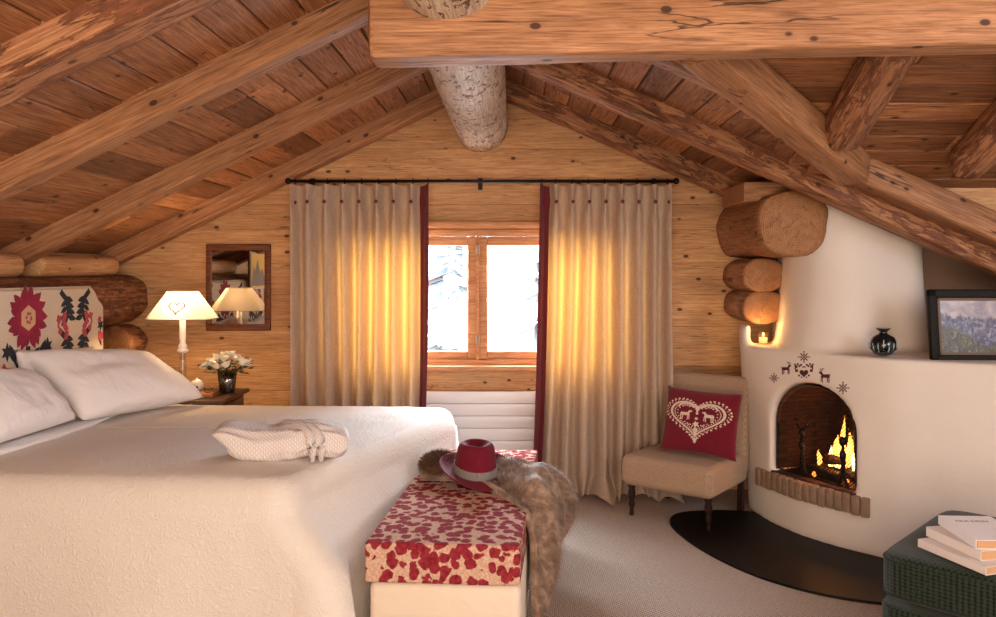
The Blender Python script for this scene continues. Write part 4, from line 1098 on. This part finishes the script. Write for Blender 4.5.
# brick sill following the curved front
edge = []
for px in range(752, 878, 1):
    t = (px-752)/124; py = 472+t*34
    p, n_ = on_face(px, py+8)
    if p and p.y < 5.3: edge.append((p, n_, px))
# arc-length walk to place bricks
zb = lambda p: .285
acc = 0; last = None; placed = []
P_ = []
for k in range(len(base_pl)-3):
    a = Vector((*base_pl[k], 0)).lerp(Vector((*top_pl[k], 0)), .28); b = Vector((*base_pl[k+1], 0)).lerp(Vector((*top_pl[k+1], 0)), .28)
    m_ = max(1, int((b-a).length/.005))
    P_ += [a.lerp(b, i/m_) for i in range(m_)]
want = .046
for i in range(1, len(P_)):
    acc += (P_[i]-P_[i-1]).length
    if acc >= want:
        acc = 0; p = P_[i]; d = (P_[min(i+3, len(P_)-1)]-P_[max(0, i-3)]).normalized(); px = 515+800*p.x/p.y
        if 757 < px < 873:
            placed.append((p.copy(), d.copy()))
for k, (p, d) in enumerate(placed):
    nrm = Vector((d.y, -d.x, 0))
    if nrm.dot(Vector((-.8, -.5, 0))) < 0: nrm = -nrm
    R = Matrix((d, nrm, Vector((0, 0, 1)))).transposed()
    MB().rbox(p-nrm*.045+Vector((0, 0, .262+random.uniform(-.004, .004))), (.0445, .135+random.uniform(-.008, .008), .105), .007, R, seg=2).build('sill_brick', BRICK, fpr, smooth='auto')
# stencilled motifs on the plaster
def stencil(name, px, py, polys, s):
    mb = MB()
    for P in polys:
        pts = []
        for x, y in P:
            h, n_ = on_face(px+x*s, py-y*s)
            if h is None: break
            pts.append((h, n_))
        if len(pts) == len(P):
            n = len(P)
            mb.add([h+n_*.0012 for h, n_ in pts]+[h-n_*.004 for h, n_ in pts], [tuple(range(n)), tuple(range(2*n-1, n-1, -1))]+[(k, (k+1) % n, n+(k+1) % n, n+k) for k in range(n)])
    if mb.v: mb.build(name, STENCIL, fbody)
def star():
    out = [blob(0, 0, .16, 8, .0)]
    for k in range(8):
        a = 2*PI*k/8; l = 1.0 if k % 2 == 0 else .8; out.append(leaf(math.cos(a)*.18, math.sin(a)*.18, a, l*.7, .26))
        out.append(blob(math.cos(a)*.95*l, math.sin(a)*.95*l, .15, 4, 0))
    return out
def deer(f):
    d = [[(-.8, .2), (-.7, .45), (.3, .45), (.6, .3), (.6, -.1), (-.5, -.15), (-.8, -.05)],
         [(.3, .45), (.55, .9), (.95, .85), (1.05, .65), (.75, .55), (.6, .25)],
         [(-.75, .1), (-.6, -.1), (-.6, -.95), (-.75, -.95)], [(-.45, .0), (-.3, -.1), (-.35, -.9), (-.48, -.9)],
         [(.35, .0), (.5, 0), (.45, -.95), (.33, -.95)], [(.55, .1), (.68, .1), (.7, -.85), (.58, -.85)],
         [(.55, .85), (.65, .85), (.5, 1.5), (.4, 1.5)], [(.75, .85), (.83, .85), (.85, 1.45), (.75, 1.45)], [(.42, 1.2), (.42, 1.3), (.15, 1.45), (.15, 1.35)], [(-.8, .3), (-.95, .5), (-.72, .45)]]
    return [[(x*f, y) for x, y in P] for P in d]
def heartm():
    out = []
    hp_ = [(math.sin(a)**3*.55, (13*math.cos(a)-5*math.cos(2*a)-2*math.cos(3*a)-math.cos(4*a))/17*.55-.25) for a in [2*PI*k/18 for k in range(18)]]
    out.append(hp_)
    for sg in (-1, 1):
        for x, y, r in ((.95, .55, .2), (.75, .85, .13), (.55, .6, .14), (.9, .05, .2), (.6, -.55, .13), (.35, .75, .14), (.1, .5, .1), (.3, -.75, .1), (1.1, .8, .12), (1.05, .3, .1)): out.append(blob(sg*x, y, r, 8, .2))
    return out
stencil('snowflake_motif', 804, 357, star(), 5.6); stencil('snowflake_motif', 774, 378, star(), 4.6); stencil('snowflake_motif', 843, 388, star(), 6.0)
stencil('deer_motif', 786, 369.5, deer(1), 5.2); stencil('deer_motif', 825, 377, deer(-1), 6.0); stencil('heart_motif', 804, 371, heartm(), 8.2)
# fire: logs, flames, andirons, mesh screen
BURNT = wood('charred_log', '#3a2218', '#241510', '#100a08', knots=False, bumpy=.8)
EMBER = emit('glowing_embers', (1, .22, .03, 1), 3.0)
def F(t, z, d): return Vector(amap(t, z, d))
fire_logs = [((-.12, .37, -.20), (.20, .36, -.16), .035, 'charred log lying low at the back of the firebox'), ((-.05, .42, -.12), (.22, .44, -.22), .03, 'charred log resting on top of the fire'), ((-.16, .352, -.09), (.12, .355, -.06), .030, 'charred log at the front of the fire')]
for a, b, r, lab in fire_logs:
    beam('burning_log', F(*a), F(*b), r*2, r*2, BURNT, lab, 'log', p=2, amp=.08)
FLAME = emit('flame', (1, .36, .06, 1), 4.0); FLAME2 = emit('flame_core', (1, .66, .24, 1), 8.0)
def flame(c, h, w_, m_, seed):
    def f(u, v):
        a = 2*PI*u; r = w_*(math.sin(PI*min(1, v*.9+.12))**.9)*(1-v*.55); sw = .3*w_*math.sin(v*6+seed)
        return c+Tt*(r*math.cos(a)+sw)+Nn*(r*.5*math.sin(a))+Vector((0, 0, h*v))
    return MB().grid(12, 14, f, closed_u=True)
fl_root = empty('fire', F(.08, .38, -.15), 'orange flames burning over the logs in the firebox', 'fire')
for t_, z_, h_, w_, m_, sd in ((.08, .38, .20, .035, FLAME, 1), (.12, .39, .30, .028, FLAME, 2), (.03, .38, .12, .03, FLAME2, 3), (.16, .40, .22, .03, FLAME, 4), (.09, .385, .10, .045, FLAME2, 5), (-.05, .37, .09, .025, FLAME, 6), (.19, .38, .12, .02, FLAME2, 7)):
    flame(F(t_-.055, z_, -.15), h_, w_, m_, sd).build('flame', m_, fl_root, smooth=True)
rn = random.Random(5)
for k in range(20): MB().sphere(F(rn.uniform(-.12, .18), .335+rn.uniform(0, .02), rn.uniform(-.22, -.05)), rn.uniform(.008, .018), 6, 4).build('ember', EMBER, fl_root)
point('fire_glow', F(.08, .50, -.13), 7, (1, .40, .12), .05)
def andiron(t0, lab):
    r = empty('andiron', F(t0, .32, .0), lab, 'andiron')
    def q(x, z): return F(t0+x, z, -.01)
    m = MB()
    m.tube([q(-.03, .325), q(-.01, .37), q(0, .40), q(.005, .48), q(0, .56)], [.010, .009, .014, .011, .010], 8); m.tube([q(.035, .325), q(.015, .37), q(0, .40)], .009)
    m.sphere(q(0, .50), .020, 10, 8, (1, 1, 1.6)); m.build('iron_post', IRON, r, smooth=True)
    m = MB(); m.sphere(q(0, .575), .02, 10, 8, (1.0, 1, 1.3)); m.build('stag_head', IRON, r, smooth=True)
    m = MB()
    for s in (-1, 1):
        m.tube([q(s*.008, .59), q(s*.03, .61), q(s*.045, .65), q(s*.04, .68)], .004, 6); m.tube([q(s*.03, .61), q(s*.055, .62)], .0035, 6); m.tube([q(s*.042, .64), q(s*.065, .655)], .0035, 6)
    m.build('antlers', IRON, r, smooth=True)
andiron(-.11, 'black iron stag andiron on the left of the firebox'); andiron(.175, 'black iron andiron on the right, in front of the flames')
sc_ = empty('fire_screen', F(0, .325, .03), 'fine black wire mesh screen across the firebox opening', 'fire screen')
wm = MB()
def inside(t, z):
    if abs(t) > .27 or z < .325: return False
    return z < .60 or ((t/.275)**2+((z-.60)/.25)**2) < 1
for sgn in (-1, 1):
    for c in [(-.9+k*.021) for k in range(90)]:
        seg_ = []
        for i in range(120):
            t = -.275+.55*i/119; z = c+sgn*t*1.0+.55
            if inside(t, z): seg_.append((t, z))
        if len(seg_) > 1:
            wm.tube([F(*seg_[0], .0), F(*seg_[-1], .0)], .0021, 4)
wm.build('wire_mesh', IRON, sc_)
MB().tube([F(-.27, .60, 0), F(-.27, .33, 0), F(.27, .33, 0), F(.27, .60, 0)], .005, 6).build('screen_frame', IRON, sc_)
# hearth slab on the floor
slab = spline([(1.49, 5.0), (1.25, 5.03), (1.02, 4.97), (.93, 4.80), (.95, 4.55), (1.04, 4.25), (1.20, 3.95), (1.42, 3.74), (1.70, 3.62), (2.1, 3.55), (2.5, 3.60)])+[(2.6, 4.0), (1.95, 4.21), (1.63, 4.6), (1.52, 4.9)]
tag(MB().prism(slab, .0, .012).build('hearth_slab', BLACK_SLATE), 'black polished curved hearth slab on the carpet before the fireplace', 'hearth')
# candle in the niche
cpx = Vector((1.545, 4.98, 1.062))
cd = empty('votive_candle', cpx, 'lit candle in a small glass cup on the fireplace ledge', 'candle')
MB().lathe([(.024, 0), (.030, .004), (.034, .07), (.032, .07), (.028, .006)], cpx, 20).build('glass_cup', glass('cup_glass', (1, .93, .8, 1), .12, .02), cd, smooth=True)
MB().lathe([(.024, .006), (.026, .038), (.004, .038)], cpx, 20).build('wax', emit('lit_wax', (1, .55, .22, 1), 1.2), cd, smooth=True)
MB().sphere(cpx+Vector((0, 0, .056)), .006, 8, 6, (1, 1, 2.2)).build('flame', FLAME2, cd, smooth=True)
point('candle_glow', tuple(cpx+Vector((-.01, -.01, .095))), 1.1, (1, .58, .22), .012)
# black round vase on the ledge
vz = 1.062; vp = Vector((1.965, 4.27, vz))
bv = empty('round_vase', vp, 'round glossy black vase on the ledge of the fireplace', 'vase')
BLKGL = plain('black_glaze', '#0e1416', .12, coat=.5)
MB().lathe([(.02, 0), (.045, .01), (.068, .04), (.070, .065), (.055, .10), (.022, .118), (.017, .128), (.034, .142), (.036, .148), (.012, .146)], vp, 32).build('vase_body', BLKGL, bv, smooth=True)
gm = MB()
for k in range(16):
    a = 2*PI*k/16; z0 = .022+.012*(k % 2); z1 = .055+.018*((k*7) % 3)
    R = lambda z: .0702 if z > .04 else .068-.0235*(.04-z)/.03
    gm.tube([vp+Vector((R(z)*math.cos(a), R(z)*math.sin(a), z)) for z in (z0, (z0+z1)/2, z1)], [.0018, .0035, .0018], 5)
gm.build('pale_streaks', plain('pale_glaze', '#9fb3b4', .25), bv)
# painting leaning on the ledge
def painting():
    m, nt, b = mat('mountain_painting'); L = nt.links
    tc = nt.nodes.new('ShaderNodeTexCoord'); s = nt.nodes.new('ShaderNodeSeparateXYZ'); L.new(tc.outputs['Object'], s.inputs[0])
    X, Z = s.outputs['X'], s.outputs['Z']
    mp = nt.nodes.new('ShaderNodeMapping'); mp.inputs['Scale'].default_value = (9, 1, 3); L.new(tc.outputs['Object'], mp.inputs[0])
    ridge = tex(nt, mp.outputs[0], 1.0, 6, .6); r1 = math_(nt, 'MULTIPLY_ADD', ridge, .24, -.055)
    sky = ramp(nt, tex(nt, tc.outputs['Object'], 9, 5, .6, 1), [(.3, lin('#6f6880')), (.6, lin('#b9a9a8')), (.8, lin('#d8c5b4'))])
    mtn = ramp(nt, tex(nt, tc.outputs['Object'], 22, 6, .65, 2), [(.35, lin('#2c2a3c')), (.5, lin('#5a5670')), (.68, lin('#a39cab'))])
    below = ramp(nt, math_(nt, 'SUBTRACT', r1, Z), [(.0, (0, 0, 0)), (.006, (1, 1, 1))]); below = ramp(nt, math_(nt, 'MULTIPLY', math_(nt, 'SUBTRACT', r1, Z), 60), [(0, (0,0,0)), (1, (1,1,1))])
    c = mix(nt, below, sky, mtn)
    mp2 = nt.nodes.new('ShaderNodeMapping'); mp2.inputs['Scale'].default_value = (4, 1, 5); mp2.inputs['Location'].default_value = (3, 2, 1); L.new(tc.outputs['Object'], mp2.inputs[0])
    r2 = math_(nt, 'ADD', math_(nt, 'MULTIPLY_ADD', tex(nt, mp2.outputs[0], 1, 5), .2, -.17), math_(nt, 'MULTIPLY', math_(nt, 'ABSOLUTE', X), .35))
    hill = ramp(nt, tex(nt, tc.outputs['Object'], 26, 6, .65, 2), [(.35, lin('#26251d')), (.55, lin('#55503a')), (.72, lin('#a08f6c'))])
    b2 = ramp(nt, math_(nt, 'MULTIPLY', math_(nt, 'SUBTRACT', r2, Z), 50), [(0, (0,0,0)), (1, (1,1,1))])
    c = mix(nt, b2, c, hill)
    L.new(c, b.inputs['Base Color']); b.inputs['Roughness'].default_value = .35; return m
pt = empty('framed_painting', (2.62, 4.30, 1.06), 'mountain landscape painting in a black frame leaning on the ledge', 'painting')
pw, ph_ = .62, .385
PM = Matrix.Translation((2.465, 4.13, 1.035)) @ Matrix.Rotation(math.radians(-3), 4, 'Z') @ Matrix.Rotation(math.radians(-7), 4, 'X') @ Matrix.Translation((0, 0, ph_/2))
FRB = plain('black_frame_wood', '#15100d', .6, spec=.2); GILT = plain('worn_gilt', '#5e4630', .5, .3)
def pm_build(mb, nm, m_, par): return mb.build(nm, m_, par, smooth='auto', matrix=PM)
mb = MB(); t = .045
mb.rbox((0, 0, ph_/2-t/2), (pw, .035, t), .008).rbox((0, 0, -ph_/2+t/2), (pw, .035, t), .008).rbox((-pw/2+t/2, 0, 0), (t, .035, ph_), .008).rbox((pw/2-t/2, 0, 0), (t, .035, ph_), .008)
fo = pm_build(mb, 'frame', FRB, pt)
mb = MB(); t2 = .012
for z in (ph_/2-t-t2/2, -ph_/2+t+t2/2): mb.box((0, -.006, z), (pw-2*t, .014, t2))
for x in (-pw/2+t+t2/2, pw/2-t-t2/2): mb.box((x, -.006, 0), (t2, .014, ph_-2*t))
pm_build(mb, 'inner_slip', GILT, pt)
pm_build(MB().box((0, .004, 0), (pw-2*t, .008, ph_-2*t)), 'canvas', painting(), pt)

# ------------------------------------------------------------------ CHAIR
e1 = Vector((.79, -.61, 0)).normalized(); e2 = Vector((.61, .79, 0)).normalized(); CO = Vector((.655, 4.945, 0))
def chp(a, b, z): return CO+e1*a+e2*b+Vector((0, 0, z))
CRM = Matrix((e1, e2, Vector((0, 0, 1)))).transposed()
ch = empty('slipper_chair', chp(.28, .28, 0), 'low beige linen slipper chair between the curtain and the fireplace', 'chair')
CW, CD = .605, .56
MB().rbox(chp(CW/2, CD/2-.02, .29), (CW, CD, .185), .045, CRM, seg=5).build('seat', LINEN_CH, ch, smooth=True)
LEAN = CRM @ Matrix.Rotation(math.radians(-6.5), 3, 'X')
MB().rbox(chp(CW/2, CD-.01, .545), (CW-.004, .09, .60), .032, LEAN, seg=5).build('backrest', LINEN_CH, ch, smooth='auto')
for sx in (.05, CW-.05):
    MB().lathe([(.012, 0), (.016, .012), (.012, .03), (.014, .05), (.022, .07), (.014, .09), (.020, .11), (.024, .14), (.018, .165), (.026, .185), (.026, .21)], chp(sx, .045, .005), 16).build('leg', W_black, ch, smooth=True)
    MB().rbox(chp(sx, CD-.03, .10), (.035, .035, .20), .004, CRM).build('leg', W_black, ch)
cu, cn = pillow('heart_cushion', (.90, 4.965, .405), (1.29, 4.675, .40), (1.385, 4.865, .765), (.985, 5.145, .775), .12, CUSHION, 'burgundy cushion with a cream embroidered heart on the slipper chair', 'cushion', seed=2, wr=.004, nseg=36)
cbv = BVHTree.FromPolygons([v.co.copy() for v in cu.data.vertices], [tuple(p.vertices) for p in cu.data.polygons])
A_, B_, C_, D_ = (Vector(p) for p in ((.90, 4.965, .405), (1.29, 4.675, .40), (1.385, 4.865, .765), (.985, 5.145, .775)))
if cn.dot(Vector((0, -1, 0))) < 0: cn = -cn
def cpt(x, y):                                 # x,y in 0..1 on the cushion front
    P = (A_*(1-x)+B_*x)*(1-y)+(D_*(1-x)+C_*x)*y; h = cbv.ray_cast(P+cn*.3, -cn)
    return h[0]+cn*.0012 if h[0] else P+cn*.06
emb = MB()
def epoly(P):
    n = len(P); q = [cpt(*p) for p in P]; emb.add(q+[p-cn*.004 for p in q], [tuple(range(n)), tuple(range(2*n-1, n-1, -1))]+[(k, (k+1) % n, n+(k+1) % n, n+k) for k in range(n)])
def hcurve(a, s, cx=.49, cy=.50):
    x = math.sin(a)**3; y = (13*math.cos(a)-5*math.cos(2*a)-2*math.cos(3*a)-math.cos(4*a))/17
    return (cx+x*.43*s, cy+.03+y*.37*s)
for k in range(56):
    a = 2*PI*k/56; epoly(blob(*hcurve(a, 1.0), .016, 6, .2, k)); epoly(blob(*hcurve(a+.05, .93), .009, 5, 0, k))
for k in range(72):
    a, b = 2*PI*k/72, 2*PI*(k+1)/72
    epoly([hcurve(a, .86), hcurve(b, .86), hcurve(b, .78), hcurve(a, .78)])
    epoly(blob(*hcurve(a, .71), .010, 6, .2, k))
    if k % 2: epoly(blob(*hcurve(a, .62), .010, 6, .3, k))
for sg in (-1, 1):
    cx = .49+sg*.155
    for P in deer(-sg)[:6]: epoly([(cx+x*.088, .545+y*.08) for x, y in P])
    for k in range(9):
        a = PI*(k+.5)/9; epoly(blob(cx+.10*math.cos(a), .66+.065*math.sin(a), .016, 6, .25, k)); 
        if k % 2: epoly(blob(cx+.055*math.cos(a), .66+.035*math.sin(a), .013, 6, .25, k))
for y, r in ((.42, .035), (.34, .03), (.50, .02), (.58, .018), (.27, .022), (.68, .02)): epoly(blob(.49, y, r, 10, .25))
for k in range(7):
    epoly(blob(.38+.036*k, .38+.012*abs(k-3), .012, 6, .2, k))
emb.build('heart_embroidery', EMB, cu)

# ------------------------------------------------------------------ OTTOMAN AND BOOKS
ou = Vector((.70, .714, 0)); ov = Vector((.714, -.70, 0)); OC = Vector((1.40, 3.10, 0))+ou*.42+ov*.42
OR = Matrix((ou, -ov, Vector((0, 0, 1)))).transposed()
ot = empty('ottoman', OC, 'dark green tweed ottoman in the lower right corner', 'ottoman')
def rounded_block(w_, z0, z1, r, dome=0, nm='', m_=GREEN):
    mb = MB()
    for sg in (1, -1):
        def f(u, v):
            a = 2*PI*u+PI/4; p = 12; c, s2 = math.cos(a), math.sin(a); k = 1/((abs(c)**p+abs(s2)**p)**(1/p)); H = (z1-z0)/2
            if v < .55: t = v/.55; q = t; rr = (w_/2-r)*q; z = H+dome*(1-q*q)
            elif v < .85: t = (v-.55)/.3*PI/2; rr = w_/2-r+r*math.sin(t); z = H-r+r*math.cos(t)
            else: t = (v-.85)/.15; rr = w_/2; z = (H-r)*(1-t)
            return OC+OR @ Vector((rr*k*c, rr*k*s2, z*sg))+Vector((0, 0, (z0+z1)/2))
        mb.grid(96, 28, f, closed_u=True)
    return mb.build(nm, m_, ot, smooth=True)
rounded_block(.84, .255, .43, .035, .018, 'seat_cushion'); rounded_block(.85, .05, .235, .02, 0, 'base')
for sx in (-1, 1):
    for sy in (-1, 1): MB().rbox(OC+ou*.36*sx+ov*.36*sy+Vector((0, 0, .025)), (.05, .05, .05), .004).build('foot', W_dark, ot)
def pipe(w_, z, r0=.07):
    pts = []
    for cx, cy, a0 in ((1, 1, 0), (-1, 1, PI/2), (-1, -1, PI), (1, -1, 3*PI/2)):
        for k in range(7):
            a = a0+PI/2*k/6; pts.append(OC+OR @ Vector((cx*(w_/2-r0)+r0*math.cos(a), cy*(w_/2-r0)+r0*math.sin(a), z)))
    pts.append(pts[0]); return pts
for z in (.405, .275): MB().tube(pipe(.828, z), .005, 6).build('piping', PIPING, ot, smooth=True)
PAPER = plain('book_pages', '#c99a6c', .8, bscale=0); COVER = plain('white_book_cover', '#e9e1e0', .5); COVER2 = plain('cream_book_cover', '#dccfc8', .55)
INK = plain('faint_ink', '#6b6470', .7)
def book(c, w_, d, t, rz, label, cover):
    r = empty('book', c, label, 'book', 'books stacked on the green ottoman', rz)
    R = Matrix.Rotation(rz, 3, 'Z'); c = Vector(c)
    def P(x, y, z): return c+R @ Vector((x, y, z))
    MB().rbox(P(.003, -.000, t/2), (w_-.01, d-.010, t-.006), .001, R, seg=1).build('page_block', PAPER, r)
    m = MB().rbox(P(0, 0, .0015), (w_, d, .003), .0008, R, seg=1).rbox(P(0, 0, t-.0015), (w_, d, .003), .0008, R, seg=1).rbox(P(-w_/2+.002, 0, t/2), (.004, d, t), .0015, R, seg=1)
    m.build('cover', cover, r); return r, P
b1, P1 = book((1.715, 2.985, .4485), .23, .31, .030, .30, 'bottom book of the stack on the ottoman, pale and wide', COVER2)
b2, P2 = book((1.73, 3.015, .479), .19, .28, .036, .20, 'middle book of the stack on the ottoman, cream spine', COVER2)
b3, P3 = book((1.765, 3.015, .5155), .20, .29, .034, -.06, 'top white book of the stack on the ottoman, small title', COVER)
def txt(body, P, x, y, z, size, parent, rz):
    cu_ = bpy.data.curves.new('title', 'FONT'); cu_.body = body; cu_.size = size; cu_.extrude = .0002; cu_.align_x = 'CENTER'
    o = bpy.data.objects.new('title_tmp', cu_); COL.objects.link(o)
    me = evaluated(o); bpy.data.objects.remove(o)
    ob = bpy.data.objects.new('title', me); COL.objects.link(ob); me.materials.clear(); me.materials.append(INK)
    ob.matrix_basis = Matrix.Translation(P(x, y, z)) @ Matrix.Rotation(rz, 4, 'Z')
    ob.parent = parent; ob.matrix_parent_inverse = root_matrix(parent).inverted(); return ob
txt('OUI NON', P3, -.005, .065, .0345, .028, b3, -.06)
txt('..', P3, .03, -.02, .0345, .03, b3, -.06)
